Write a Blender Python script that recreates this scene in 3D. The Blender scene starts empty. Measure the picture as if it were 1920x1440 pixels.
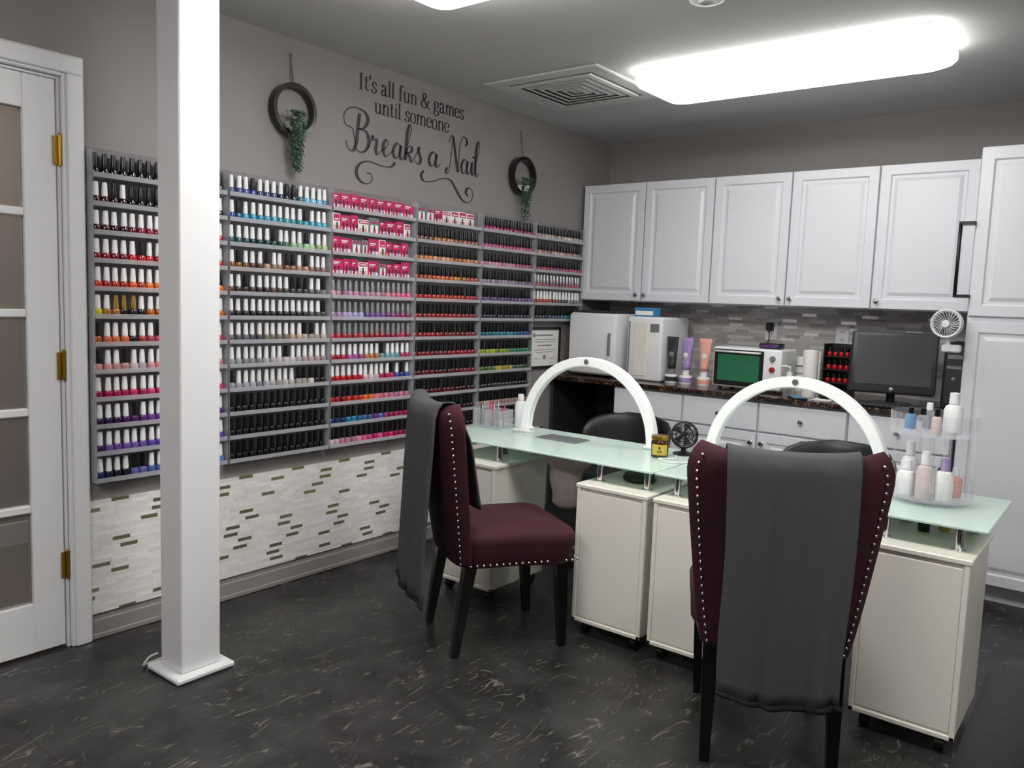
import bpy, bmesh, math, random
from mathutils import Vector, Matrix
random.seed(7)
COL=bpy.context.scene.collection
# ------------------------------------------------------------ materials
def lin(h):
    h=h.lstrip('#');o=[]
    for i in (0,2,4):
        c=int(h[i:i+2],16)/255;o.append(c/12.92 if c<=.04045 else ((c+.055)/1.055)**2.4)
    return (*o,1)
class NT:
    def __init__(s,name):
        s.m=bpy.data.materials.new(name);s.m.use_nodes=True;s.t=s.m.node_tree;s.n=s.t.nodes
        s.b=s.n['Principled BSDF'];s.out=s.n['Material Output']
    def a(s,typ,**k):
        n=s.n.new('ShaderNode'+typ)
        for q,v in k.items():
            if q in n.bl_rna.properties: setattr(n,q,v)
            else: n.inputs[q.replace('_',' ')].default_value=v
        return n
    def l(s,o,i): s.t.links.new(o,i)
    def set(s,**k):
        for q,v in k.items(): s.b.inputs[q.replace('_',' ')].default_value=v
    def math(s,op,a,b=None):
        n=s.a('Math',operation=op)
        for i,x in enumerate((a,b)):
            if x is None: continue
            if isinstance(x,(int,float)): n.inputs[i].default_value=x
            else: s.l(x,n.inputs[i])
        return n.outputs[0]
def mat(name,hexc,rough=.5,metal=0,var=.06,scale=30,bump=0,coat=0,em=0,sheen=0,bd=.005):
    t=NT(name);c=lin(hexc);t.set(Roughness=rough,Metallic=metal)
    if coat: t.b.inputs['Coat Weight'].default_value=coat
    if sheen: t.b.inputs['Sheen Weight'].default_value=sheen;t.b.inputs['Sheen Tint'].default_value=tuple(min(1,x*3) for x in c[:3])+(1,)
    tc=t.a('TexCoord');nz=t.a('TexNoise',Scale=scale,Detail=3.);t.l(tc.outputs['Object'],nz.inputs['Vector'])
    mx=t.a('Mix',data_type='RGBA');mx.inputs[6].default_value=tuple(x*(1-var) for x in c[:3])+(1,)
    mx.inputs[7].default_value=tuple(min(1,x*(1+var)) for x in c[:3])+(1,)
    t.l(nz.outputs['Fac'],mx.inputs[0]);t.l(mx.outputs[2],t.b.inputs['Base Color'])
    if bump:
        bp=t.a('Bump',Strength=bump,Distance=bd);t.l(nz.outputs['Fac'],bp.inputs['Height']);t.l(bp.outputs['Normal'],t.b.inputs['Normal'])
    if em:
        t.b.inputs['Emission Color'].default_value=c;t.b.inputs['Emission Strength'].default_value=em
    return t.m
def clear(name,hexc,fac=.15,rough=.08,tint='#f4f4f6'):
    t=NT(name);tr=t.a('BsdfTransparent');tr.inputs[0].default_value=lin(tint)
    mx=t.a('MixShader');lw=t.a('LayerWeight',Blend=.35);ma=t.a('Math',operation='MULTIPLY_ADD');ma.inputs[1].default_value=.4;ma.inputs[2].default_value=fac
    t.l(lw.outputs['Facing'],ma.inputs[0]);t.l(ma.outputs[0],mx.inputs[0]);t.set(Roughness=rough);t.b.inputs['Base Color'].default_value=lin(hexc)
    t.l(tr.outputs[0],mx.inputs[1]);t.l(t.b.outputs[0],mx.inputs[2]);t.l(mx.outputs[0],t.out.inputs[0]);return t.m
M={}
M['wall']=mat('wall_paint_grey','#908b8a',.7,var=.02,scale=6,bump=.03)
M['ceil']=mat('ceiling_paint','#c9c8c6',.8,var=.02,scale=5)
M['white']=mat('white_gloss_paint','#ebebec',.35,var=.02,scale=10,bump=.02)
M['cab']=mat('white_cabinet','#dfe1e6',.32,var=.015,scale=8)
M['cream']=mat('cream_laminate','#e9e5d9',.4,var=.02,scale=12)
M['black']=mat('black_plastic','#0d0d0e',.4,var=.1)
M['blackwood']=mat('black_lacquer_wood','#0b0808',.3,var=.2,scale=20,coat=.3)
M['leather']=mat('black_leather','#15161a',.42,var=.15,scale=160,bump=.12)
M['velvet']=mat('burgundy_velvet','#380a19',.85,var=.45,scale=9,bump=.08,sheen=.08)
M['towel']=mat('grey_fleece','#4b4c4e',.97,var=.2,scale=420,bump=.35,bd=.002)
M['fray']=mat('dark_fringe','#1b1b1d',.95,var=.2,scale=90,bump=.4)
M['chrome']=mat('chrome','#d6d6d8',.12,1,var=.02)
M['brass']=mat('brass','#b08a3a',.3,1,var=.05)
M['steel']=mat('brushed_steel','#a9aaab',.35,1,var=.05)
M['vent']=mat('vent_metal','#d6d6d4',.5,var=.02)
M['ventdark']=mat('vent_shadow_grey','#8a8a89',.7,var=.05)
M['capw']=mat('white_cap','#f3f3f3',.3,var=.02);M['capb']=mat('black_cap','#0b0b0c',.25,var=.05)
M['caps']=mat('silver_cap','#c9c9cc',.2,.8,var=.02);M['capg']=mat('gold_cap','#c9a860',.25,.8,var=.02)
M['leaf']=mat('succulent_leaf','#4f6a55',.6,var=.4,scale=60);M['jute']=mat('jute_string','#7d6a50',.9,var=.2)
M['decal']=mat('vinyl_lettering','#2a2a2d',.5,var=.03)
M['acryl']=clear('clear_acrylic','#eceef2',.10,tint='#fafafb');M['acryls']=clear('acrylic_shelf_lip','#d5d6da',.34,.2,tint='#fafafb')
M['acryl2']=mat('acrylic_panel','#858184',.18,var=.03,scale=4)
M['glassp']=clear('window_glass','#c8c8c8',.12,.02,'#cfcdca')
M['led']=mat('white_shell_glow','#f3f3f3',.3,var=.01,em=.12)  # faint glow put into the white shell, though the arch lamp is unlit
M['paper']=mat('paper','#efeee9',.8,var=.02);M['grey']=mat('grey_plastic','#7c7d80',.45,var=.04)
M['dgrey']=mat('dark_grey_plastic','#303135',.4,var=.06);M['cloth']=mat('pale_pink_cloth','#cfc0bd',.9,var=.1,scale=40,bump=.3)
M['amber']=mat('amber_glass','#3a1d0c',.12,var=.1,coat=.5);M['ylabel']=mat('yellow_label','#c9b24a',.6)
M['pink']=mat('magenta_card','#c02560',.4);M['pinkl']=mat('pale_pink','#e3a79a',.45);M['lav']=mat('lavender','#a48cc0',.45)
M['teal']=mat('teal_card','#3b9a9c',.45);M['red']=mat('red_enamel','#a3121d',.3);M['blue']=mat('blue_card','#3d83b5',.5)
M['purple']=mat('purple_enamel','#5a2a74',.3);M['screen']=mat('dark_screen','#47494c',.22,coat=.3,var=.05)
M['green']=mat('green_lit_glass','#1f5a3c',.15,em=.35,var=.3,scale=14)
M['hall']=mat('hall_wall_taupe','#a99b92',.8,var=.08,scale=3)
def mk_lens(nm,e):
    t=NT(nm);t.set(Roughness=.4);t.b.inputs['Base Color'].default_value=(.9,.9,.9,1)
    t.b.inputs['Emission Color'].default_value=(1,.985,.965,1);t.b.inputs['Emission Strength'].default_value=e
    return t.m
M['lens']=mk_lens('light_diffuser',7.2);M['lens2']=mk_lens('light_diffuser_bright',18)
def mk_floor():
    t=NT('dark_slate_vinyl');tc=t.a('TexCoord');t.set(Roughness=.38);co=tc.outputs['Object']
    n1=t.a('TexNoise',Scale=4.5,Detail=8.,Distortion=.6);t.l(co,n1.inputs['Vector'])
    def scratch(ang,sc,stretch,w,seed,lo,hi):
        mp=t.a('Mapping');mp.inputs['Rotation'].default_value=(0,0,ang);mp.inputs['Location'].default_value=(seed,seed*2.3,0);mp.inputs['Scale'].default_value=(1,stretch,1);t.l(co,mp.inputs[0])
        n=t.a('TexNoise',Scale=sc,Detail=2.,Distortion=.5);t.l(mp.outputs[0],n.inputs['Vector'])
        b=t.math('ABSOLUTE',t.math('SUBTRACT',n.outputs['Fac'],.5))
        m=t.a('MapRange');m.inputs[2].default_value=w;m.inputs[3].default_value=1;m.inputs[4].default_value=0;t.l(b,m.inputs[0])
        k=t.a('TexNoise',Scale=sc*1.1,Detail=2.);mp2=t.a('Mapping');mp2.inputs['Location'].default_value=(seed*5,1,0);t.l(co,mp2.inputs[0]);t.l(mp2.outputs[0],k.inputs['Vector'])
        r=t.a('MapRange');r.inputs[1].default_value=lo;r.inputs[2].default_value=hi;t.l(k.outputs['Fac'],r.inputs[0])
        return t.math('MULTIPLY',m.outputs[0],r.outputs[0])
    s=t.math('MAXIMUM',scratch(.6,7,.22,.008,3.1,.54,.62),scratch(-.5,9,.2,.008,7.7,.54,.62))
    s=t.math('MAXIMUM',s,scratch(1.5,12,.25,.009,12.3,.54,.62))
    s=t.math('MAXIMUM',s,scratch(2.2,10,.2,.008,33.3,.54,.62))
    s=t.math('MAXIMUM',s,t.math('MULTIPLY',scratch(2.8,20,.25,.012,21.3,.54,.64),.7))
    cr=t.a('ValToRGB');cr.color_ramp.elements[0].color=lin('#1e1d1d');cr.color_ramp.elements[1].color=lin('#3c3b3a')
    cr.color_ramp.elements[0].position=.35;cr.color_ramp.elements[1].position=.72;t.l(n1.outputs['Fac'],cr.inputs[0])
    mx=t.a('Mix',data_type='RGBA');mx.inputs[7].default_value=lin('#9c9a96')
    t.l(t.math('MULTIPLY',s,.45),mx.inputs[0]);t.l(cr.outputs[0],mx.inputs[6])
    br=t.a('TexBrick',offset=0.);br.inputs['Scale'].default_value=1;br.inputs['Brick Width'].default_value=.46;br.inputs['Row Height'].default_value=.46
    br.inputs['Mortar Size'].default_value=.0018;br.inputs['Color1'].default_value=(1,1,1,1);br.inputs['Color2'].default_value=(.85,.85,.85,1);br.inputs['Mortar'].default_value=(.4,.4,.4,1)
    t.l(co,br.inputs['Vector'])
    mp=t.a('Mix',data_type='RGBA',blend_type='MULTIPLY');mp.inputs[0].default_value=1
    t.l(mx.outputs[2],mp.inputs[6]);t.l(br.outputs['Color'],mp.inputs[7]);t.l(mp.outputs[2],t.b.inputs['Base Color'])
    bp=t.a('Bump',Strength=.15,Distance=.003);t.l(n1.outputs['Fac'],bp.inputs['Height']);t.l(bp.outputs['Normal'],t.b.inputs['Normal'])
    return t.m
M['floor']=mk_floor()
def mk_mosaic(name,axes,w,hh,c1,c2,thr,metalcol,mort):
    t=NT(name);tc=t.a('TexCoord');sp=t.a('SeparateXYZ')
    t.l(tc.outputs['Object'],sp.inputs[0]);U=sp.outputs[axes[0]];V=sp.outputs[axes[1]]
    rv=t.math('DIVIDE',V,hh);row=t.math('FLOOR',rv)
    wn=t.a('TexWhiteNoise',noise_dimensions='1D');t.l(row,wn.inputs['W'])
    uu=t.math('ADD',t.math('DIVIDE',U,w),t.math('MULTIPLY',wn.outputs['Value'],7.3));cell=t.math('FLOOR',uu)
    c=t.a('CombineXYZ');t.l(cell,c.inputs[0]);t.l(row,c.inputs[1])
    w2=t.a('TexWhiteNoise',noise_dimensions='2D');t.l(c.outputs[0],w2.inputs['Vector']);rnd=w2.outputs['Value']
    fu=t.math('MULTIPLY',t.math('FRACT',uu),w);fv=t.math('MULTIPLY',t.math('FRACT',rv),hh)
    mo=t.math('MAXIMUM',t.math('LESS_THAN',fu,.0011),t.math('LESS_THAN',fv,.0011))
    m3=t.math('LESS_THAN',t.math('MODULO',t.math('ABSOLUTE',cell),4.),.5)
    odd=t.math('LESS_THAN',t.math('MODULO',t.math('ABSOLUTE',row),2.),.5)
    gt=t.math('MULTIPLY',t.math('MULTIPLY',m3,odd),t.math('GREATER_THAN',rnd,thr));gt=t.math('MULTIPLY',gt,t.math('SUBTRACT',1.,mo))
    cr=t.a('ValToRGB');cr.color_ramp.elements[0].color=lin(c1);cr.color_ramp.elements[1].color=lin(c2);t.l(rnd,cr.inputs[0])
    nz=t.a('TexNoise',Scale=22.,Detail=4.,Distortion=1.5);t.l(tc.outputs['Object'],nz.inputs['Vector'])
    mv=t.a('Mix',data_type='RGBA',blend_type='MULTIPLY');mv.inputs[0].default_value=.14;t.l(cr.outputs[0],mv.inputs[6]);t.l(nz.outputs['Fac'],mv.inputs[7])
    m1=t.a('Mix',data_type='RGBA');m1.inputs[7].default_value=lin(mort);t.l(mo,m1.inputs[0]);t.l(mv.outputs[2],m1.inputs[6])
    m2=t.a('Mix',data_type='RGBA');m2.inputs[7].default_value=lin(metalcol);t.l(gt,m2.inputs[0]);t.l(m1.outputs[2],m2.inputs[6])
    t.l(m2.outputs[2],t.b.inputs['Base Color'])
    t.l(t.math('MULTIPLY',gt,.8),t.b.inputs['Metallic'])
    rr=t.a('MapRange');rr.inputs[3].default_value=.4;rr.inputs[4].default_value=.3;t.l(gt,rr.inputs[0]);t.l(rr.outputs[0],t.b.inputs['Roughness'])
    bp=t.a('Bump',Strength=.3,Distance=.001,invert=True);t.l(mo,bp.inputs['Height']);t.l(bp.outputs['Normal'],t.b.inputs['Normal'])
    return t.m
M['mosaic']=mk_mosaic('marble_mosaic',(1,2),.068,.0152,'#fbfaf7','#ebe9e5',.22,'#bdb494','#dddbd7')
M['splash']=mk_mosaic('backsplash_mosaic',(0,2),.085,.019,'#dddad8','#a8a4a3',.3,'#f0f0f0','#b3b0ae')
def mk_granite():
    t=NT('brown_granite');tc=t.a('TexCoord');v=t.a('TexVoronoi',Scale=90.);n=t.a('TexNoise',Scale=25.,Detail=6.)
    t.l(tc.outputs['Object'],v.inputs['Vector']);t.l(tc.outputs['Object'],n.inputs['Vector'])
    cr=t.a('ValToRGB');e=cr.color_ramp.elements;e[0].color=lin('#120d0b');e[1].color=lin('#8b6c58');e[0].position=.42;e[1].position=.75
    e2=e.new(.58);e2.color=lin('#38241b')
    mx=t.a('Mix',data_type='FLOAT');mx.inputs[0].default_value=.4;t.l(n.outputs['Fac'],mx.inputs[2]);t.l(v.outputs['Distance'],mx.inputs[3])
    t.l(mx.outputs[0],cr.inputs[0]);t.l(cr.outputs[0],t.b.inputs['Base Color']);t.set(Roughness=.12);return t.m
M['granite']=mk_granite()
def mk_frost():
    t=NT('frosted_mint_glass');t.set(Roughness=.12)
    tc=t.a('TexCoord');nz=t.a('TexNoise',Scale=8.);t.l(tc.outputs['Object'],nz.inputs['Vector']);cr=t.a('ValToRGB');cr.color_ramp.elements[0].color=lin('#dcf2e8');cr.color_ramp.elements[1].color=lin('#e4f6ee')
    t.l(nz.outputs['Fac'],cr.inputs[0]);t.l(cr.outputs[0],t.b.inputs['Base Color'])
    tr=t.a('BsdfTranslucent');tr.inputs[0].default_value=lin('#d9f2e7');tp=t.a('BsdfTransparent');tp.inputs[0].default_value=lin('#def5ec')
    m1=t.a('MixShader');m1.inputs[0].default_value=.15;t.l(t.b.outputs[0],m1.inputs[1]);t.l(tr.outputs[0],m1.inputs[2])
    m2=t.a('MixShader');m2.inputs[0].default_value=.10;t.l(m1.outputs[0],m2.inputs[1]);t.l(tp.outputs[0],m2.inputs[2]);t.l(m2.outputs[0],t.out.inputs[0]);return t.m
M['frost']=mk_frost()
def mk_pol(name,attr):
    t=NT(name);t.set(Roughness=.12);t.b.inputs['Coat Weight'].default_value=.4
    if attr: a=t.a('Attribute',attribute_name='Col');t.l(a.outputs['Color'],t.b.inputs['Base Color'])
    else: a=t.a('ObjectInfo');t.l(a.outputs['Color'],t.b.inputs['Base Color'])
    return t.m
M['pol']=mk_pol('nail_polish_glass',False);M['pols']=mk_pol('nail_polish_glass_mixed',True)
def mk_wood():
    t=NT('hall_wood_floor');tc=t.a('TexCoord');w=t.a('TexNoise',Scale=6.,Detail=4.);mp=t.a('Mapping');mp.inputs['Scale'].default_value=(8,1,1)
    t.l(tc.outputs['Object'],mp.inputs[0]);t.l(mp.outputs[0],w.inputs['Vector']);cr=t.a('ValToRGB');cr.color_ramp.elements[0].color=lin('#5c5045');cr.color_ramp.elements[1].color=lin('#8f8070')
    t.l(w.outputs['Fac'],cr.inputs[0]);t.l(cr.outputs[0],t.b.inputs['Base Color']);t.set(Roughness=.4);return t.m
M['wood']=mk_wood()
# ------------------------------------------------------------ geometry
class G:
    def __init__(s): s.V=[];s.F=[];s.MI=[];s.S=[];s.C=[];s.col=None
    def _f(s,idx,mi,sm): s.F.append(idx);s.MI.append(mi);s.S.append(sm);s.C.append(s.col)
    def box(s,x0,x1,y0,y1,z0,z1,b=0,mi=0,M4=None,seg=1):
        if b:
            bm=bmesh.new();bmesh.ops.create_cube(bm,size=1)
            for v in bm.verts: v.co=Vector(((x0+x1)/2+v.co.x*(x1-x0),(y0+y1)/2+v.co.y*(y1-y0),(z0+z1)/2+v.co.z*(z1-z0)))
            bmesh.ops.bevel(bm,geom=bm.edges[:],offset=b,segments=seg,affect='EDGES',profile=.5)
            bm.verts.index_update();o=len(s.V)
            for v in bm.verts: s.V.append((M4@v.co)[:] if M4 else v.co[:])
            for f in bm.faces: s._f([o+v.index for v in f.verts],mi,seg>1)
            bm.free()
        else:
            o=len(s.V)
            for p in ((x0,y0,z0),(x1,y0,z0),(x1,y1,z0),(x0,y1,z0),(x0,y0,z1),(x1,y0,z1),(x1,y1,z1),(x0,y1,z1)):
                s.V.append((M4@Vector(p))[:] if M4 else p)
            for f in ((0,3,2,1),(4,5,6,7),(0,1,5,4),(1,2,6,5),(2,3,7,6),(3,0,4,7)): s._f([o+i for i in f],mi,False)
        return s
    def loft(s,rings,mi=0,smooth=True,cap=True,closed=True):
        o=len(s.V);n=len(rings[0])
        for r in rings: s.V+= [tuple(p) for p in r]
        for i in range(len(rings)-1):
            for j in range(n if closed else n-1):
                k=(j+1)%n;s._f([o+i*n+j,o+i*n+k,o+(i+1)*n+k,o+(i+1)*n+j],mi,smooth)
        if cap and closed:
            s._f([o+j for j in range(n)][::-1],mi,False);s._f([o+(len(rings)-1)*n+j for j in range(n)],mi,False)
        return s
    def lathe(s,prof,c=(0,0,0),seg=16,mi=0,M4=None,sc=(1,1)):
        runs=[];cur=[prof[0]]
        for i in range(1,len(prof)):
            cur.append(prof[i])
            if i<len(prof)-1:
                a=Vector((prof[i][0]-prof[i-1][0],prof[i][1]-prof[i-1][1]));b=Vector((prof[i+1][0]-prof[i][0],prof[i+1][1]-prof[i][1]))
                if a.length>0 and b.length>0 and a.angle(b)>.6: runs.append(cur);cur=[prof[i]]
        runs.append(cur)
        for r in runs:
            R=[]
            for (ra,z) in r:
                ra=max(ra,1e-5);ring=[]
                for j in range(seg):
                    t=2*math.pi*j/seg;p=Vector((ra*math.cos(t)*sc[0],ra*math.sin(t)*sc[1],z))
                    if M4: p=M4@p
                    ring.append((p.x+c[0],p.y+c[1],p.z+c[2]))
                R.append(ring)
            s.loft(R,mi,True,False)
        return s
    def cyl(s,p0,p1,r0,r1=None,seg=12,mi=0,smooth=True):
        r1=r0 if r1 is None else r1;p0=Vector(p0);p1=Vector(p1);d=(p1-p0);L=d.length;q=d.to_track_quat('Z','Y').to_matrix().to_4x4();q.translation=p0
        return s.lathe([(0,0),(r0,0),(r1,L),(0,L)],(0,0,0),seg,mi,q)
    def sph(s,c,r,seg=12,mi=0,sc=(1,1,1)):
        R=[]
        for i in range(seg//2+1):
            a=math.pi*i/(seg//2);rr=max(math.sin(a),1e-4)
            R.append([(c[0]+r*sc[0]*rr*math.cos(2*math.pi*j/seg),c[1]+r*sc[1]*rr*math.sin(2*math.pi*j/seg),c[2]-r*sc[2]*math.cos(a)) for j in range(seg)])
        return s.loft(R,mi,True,False)
    def tube(s,pts,r,seg=8,mi=0,closed=False):
        P=[Vector(p) for p in pts];n=len(P);R=[]
        up=Vector((0,0,1))
        for i in range(n):
            a=P[(i-1)%n] if (closed or i>0) else P[i];b=P[(i+1)%n] if (closed or i<n-1) else P[i]
            t=(b-a).normalized();x=t.cross(up)
            if x.length<.1: x=t.cross(Vector((1,0,0)))
            x.normalize();y=x.cross(t);rr=r[i] if isinstance(r,(list,tuple)) else r
            R.append([tuple(P[i]+x*rr*math.cos(2*math.pi*k/seg)+y*rr*math.sin(2*math.pi*k/seg)) for k in range(seg)])
        if closed: R.append(R[0])
        return s.loft(R,mi,True,not closed)
    def poly(s,pts,mi=0,smooth=False):
        o=len(s.V);s.V+=[tuple(p) for p in pts];s._f(list(range(o,o+len(pts))),mi,smooth);return s
    def panel(s,x0,x1,z0,z1,yf,prof,mi=0):
        R=[]
        for (i,d) in prof: R.append([(x0+i,yf-d,z0+i),(x1-i,yf-d,z0+i),(x1-i,yf-d,z1-i),(x0+i,yf-d,z1-i)])
        s.loft(R,mi,False,True);return s
    def obj(s,name,mats,parent=None,loc=(0,0,0),rot=(0,0,0),label=None):
        me=bpy.data.meshes.new(name);me.from_pydata(s.V,[],s.F)
        for m in (mats if isinstance(mats,(list,tuple)) else [mats]): me.materials.append(M[m])
        me.polygons.foreach_set('material_index',s.MI);me.polygons.foreach_set('use_smooth',s.S)
        if any(c is not None for c in s.C):
            ca=me.color_attributes.new('Col','FLOAT_COLOR','CORNER');dat=[]
            for f,c in zip(s.F,s.C): dat+=list(c or (1,1,1,1))*len(f)
            ca.data.foreach_set('color',dat)
        me.update()
        o=bpy.data.objects.new(name,me);COL.objects.link(o);o.location=loc;o.rotation_euler=rot
        if parent: o.parent=parent
        if label: o['label']=label
        return o
def thing(name,label,cat,loc=(0,0,0),rz=0,group=None,g=None,mats=None,rot=None,kind=None):
    if g: o=g.obj(name,mats)
    else:
        o=bpy.data.objects.new(name,None);o.empty_display_size=.05;COL.objects.link(o)
    o.location=loc;o.rotation_euler=rot if rot else (0,0,rz);o['label']=label;o['category']=cat
    if group:o['group']=group
    if kind:o['kind']=kind
    return o
def struct(g,name,mats,label,**k):
    o=g.obj(name,mats,**k);o['kind']='structure';o['label']=label;return o
def catmull(P,n=6):
    out=[]
    for i in range(len(P)-1):
        p0=P[max(i-1,0)];p1=P[i];p2=P[i+1];p3=P[min(i+2,len(P)-1)]
        for k in range(n):
            t=k/n;out.append(tuple(.5*((2*p1[j])+(-p0[j]+p2[j])*t+(2*p0[j]-5*p1[j]+4*p2[j]-p3[j])*t*t+(-p0[j]+3*p1[j]-3*p2[j]+p3[j])*t**3) for j in range(len(p1))))
    out.append(tuple(P[-1]));return out
# ------------------------------------------------------------ room
XL,XR,YF,YB,H=-3.008,1.6,-1.6,4.86,2.414
g=G();g.box(XL-.12,XL,YF,.42,0,H);g.box(XL-.12,XL,1.272,YB,0,H);g.box(XL-.12,XL,.42,1.272,2.03,H)
struct(g,'wall_left','wall','grey painted wall with the polish racks')
struct(G().box(XL-.12,XR+.12,YB,YB+.12,0,H),'wall_back','wall','grey painted wall behind the cabinets')
struct(G().box(XR,XR+.12,YF,YB,0,H),'wall_right','wall','grey painted wall')
struct(G().box(XL-.12,XR+.12,YF-.12,YF,0,H),'wall_front','wall','grey painted wall')
struct(G().box(XL-.12,XR+.12,YF-.12,YB+.12,-.1,0),'floor','floor','dark slate-look vinyl tile floor with pale scratches')
struct(G().box(XL-1.6,XR+.12,YF-.12,YB+.12,H,H+.1),'ceiling','ceil','white painted flat ceiling')
struct(G().box(XL-1.5,XL-1.4,-.6,2.6,0,H),'wall_hallway','hall','taupe hallway wall seen through the glazed door')
struct(G().box(XL-1.5,XL-.12,2.5,2.6,0,H),'wall_hallway_end','hall','taupe end wall of the hallway')
struct(G().box(XL-1.5,XL-.12,-.7,-.6,0,H),'wall_hallway_side','hall','taupe side wall of the hallway')
struct(G().box(XL-1.5,XL-.12,-.6,2.5,-.1,0),'floor_hallway','wood','grey-brown plank floor beyond the door')
struct(G().box(XL-1.4,XL-1.385,-.6,2.5,0,.12,.004),'baseboard_hallway','white','white baseboard in the hallway')
struct(G().box(XL-1.4,-3.128,2.485,2.5,0,.12,.004),'baseboard_hallway_end','white','white baseboard in the hallway')
g=G();g.box(XL,XL+.012,1.345,4.2,0,.075,.004);g.box(XL,XL+.016,1.345,4.2,0,.022,.004)
struct(g,'baseboard_left','wall','grey painted baseboard')
struct(G().box(XL,XL+.008,1.342,4.18,.098,.53),'trim_1','mosaic','white marble mosaic wainscot strip with metallic bricks')
struct(G().box(-2.95,-.68,YB-.008,YB,.865,1.345),'trim_2','splash','grey mosaic backsplash above the counter')
g=G()
for (a,b,c,d) in ((1.272,1.345,0,2.105),(.347,.42,0,2.105),(.42,1.272,2.03,2.105)):
    g.box(XL-.002,XL+.016,a,b,c,d,.003)
g.box(XL+.0155,XL+.026,1.284,1.339,0,2.041,.004);g.box(XL+.0155,XL+.026,.353,.408,0,2.041,.004);g.box(XL+.0155,XL+.026,.353,1.339,2.0415,2.099,.004)
g.box(XL-.12,XL-.0025,1.262,1.2715,0,2.03);g.box(XL-.12,XL-.0025,.4205,.43,0,2.03);g.box(XL-.12,XL-.0025,.43,1.262,2.02,2.0295)
struct(g,'trim_3','white','white moulded door casing')
g=G();xd0,xd1=XL-.045,XL-.005;y0,y1=.434,1.258
g.box(xd0,xd1,y0,y0+.105,.01,2.018,.003);g.box(xd0,xd1,y1-.105,y1,.01,2.018,.003)
g.box(xd0,xd1,y0+.105,y1-.105,1.905,2.018,.002);g.box(xd0,xd1,y0+.105,y1-.105,.01,.19,.002)
ph=(1.905-.19)/5
for i in range(1,5): g.box(xd0+.004,xd1-.002,y0+.105,y1-.105,.19+ph*i-.014,.19+ph*i+.014,.004)
wv=(y1-y0-.21)/3
for i in (1,2): g.box(xd0+.004,xd1-.002,y0+.105+wv*i-.012,y0+.105+wv*i+.012,.19,1.905,.004)
dr=struct(g,'door_1','white','white glazed french door with fifteen panes')
G().box(XL-.028,XL-.022,y0+.105,y1-.105,.19,1.905).obj('glass_pane','glassp',dr)
for z in (1.78,1.035,.31):
    g=G();g.cyl((XL+.006,1.265,z-.05),(XL+.006,1.265,z+.05),.006,seg=10);g.box(XL-.004,XL+.001,1.246,1.272,z-.048,z+.048)
    g.sph((XL+.006,1.265,z+.053),.007,8);g.obj('hinge','brass',dr)
g=G();g.cyl((XL-.005,.49,.95),(XL+.03,.49,.95),.012);g.sph((XL+.045,.49,.95),.025,14);g.obj('door_knob','brass',dr)
# column
g=G();g.box(-2.595,-2.46,1.395,1.54,.022,H-.002,.004);g2=G();g2.box(-2.632,-2.428,1.362,1.578,0.001,.022,.006)
o=thing('support_column','square white painted post standing on a thin plinth','column',(-2.53,1.468,0))
for gg,nm in ((g,'shaft'),(g2,'base')):
    gg.V=[(v[0]+2.53,v[1]-1.468,v[2]) for v in gg.V];gg.obj(nm,'white',o)
g=G();g.tube(catmull([(-2.60,1.385,.06),(-2.63,1.37,.04),(-2.642,1.356,.012),(-2.66,1.385,.006),(-2.665,1.45,.006)]),.0035)
thing('extension_cable','thin white cable at the foot of the column','cable',g=g,mats='white')
# ------------------------------------------------------------ ceiling items
def light(x0,x1,y0,y1,lm):
    cx,cy=(x0+x1)/2,(y0+y1)/2;hx,hy=(x1-x0)/2,(y1-y0)/2
    o=thing('ceiling_light','long white cloud-style fluorescent ceiling fixture, lit','ceiling light',(cx,cy,H))
    G().box(-hx+.03,hx-.03,-hy+.03,hy-.03,-.025,-.001,.004).obj('housing','white',o)
    def rr(ix,z,r):
        a,b=hx-ix,hy-ix;P=[]
        for (sx,sy,t0) in ((1,1,0),(-1,1,90),(-1,-1,180),(1,-1,270)):
            for k in range(5):
                t=math.radians(t0+k*22.5);P.append((sx*(a-r)+r*math.cos(t),sy*(b-r)+r*math.sin(t),z))
        return P
    def rr2(ix,z,r):
        a,b=hx-ix,hy-ix;P=[]
        for (sx,sy,t0) in ((1,1,0),(-1,1,90),(-1,-1,180),(1,-1,270)):
            for k in range(5):
                t=math.radians(t0+k*22.5);P.append((sx*(a-r)+r*math.cos(t),sy*(b-r)+r*math.sin(t),z))
        return P
    G().loft([rr2(.005,-.022,.06),rr2(0,-.035,.06),rr2(.0,-.055,.06),rr2(.015,-.075,.06),rr2(.05,-.092,.06),rr2(.1,-.1,.06)]).obj('diffuser',lm,o)
light(-2.00,-.70,3.37,3.80,'lens');light(-2.10,-.80,1.76,2.20,'lens2');light(-1.9,-.6,-.6,-.16,'lens2');light(.3,1.3,1.5,1.94,'lens2')  # last two fixtures are unseen, added out of view to brighten the room
o=thing('air_vent','square white metal ceiling diffuser with concentric louvres','vent',(-2.42,3.545,H))
W=.335
def sq(a,z): return [(-a,-a,z),(-a,a,z),(a,a,z),(a,-a,z)]
g=G();g.loft([sq(W,-.001),sq(W,-.007),sq(W-.008,-.010),sq(W-.075,-.010),sq(W-.085,-.005)],0,False,False);g.obj('frame','vent',o)
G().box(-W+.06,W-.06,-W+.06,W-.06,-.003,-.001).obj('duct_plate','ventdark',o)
g=G()
for a in (.235,.192,.149,.106,.063): g.loft([sq(a,-.004),sq(a-.002,-.013),sq(a-.026,-.0165),sq(a-.027,-.0145),sq(a-.004,-.005)],0,False,False)
g.box(-.02,.02,-.02,.02,-.014,-.006);g.obj('louvres','vent',o)
g=G();g.lathe([(0,-.035),(.045,-.035),(.06,-.028),(.068,-.005),(.068,0)],(0,0,0),28);g.lathe([(.02,-.038),(.03,-.037),(.03,-.034)],(0,0,0),20)
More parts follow.
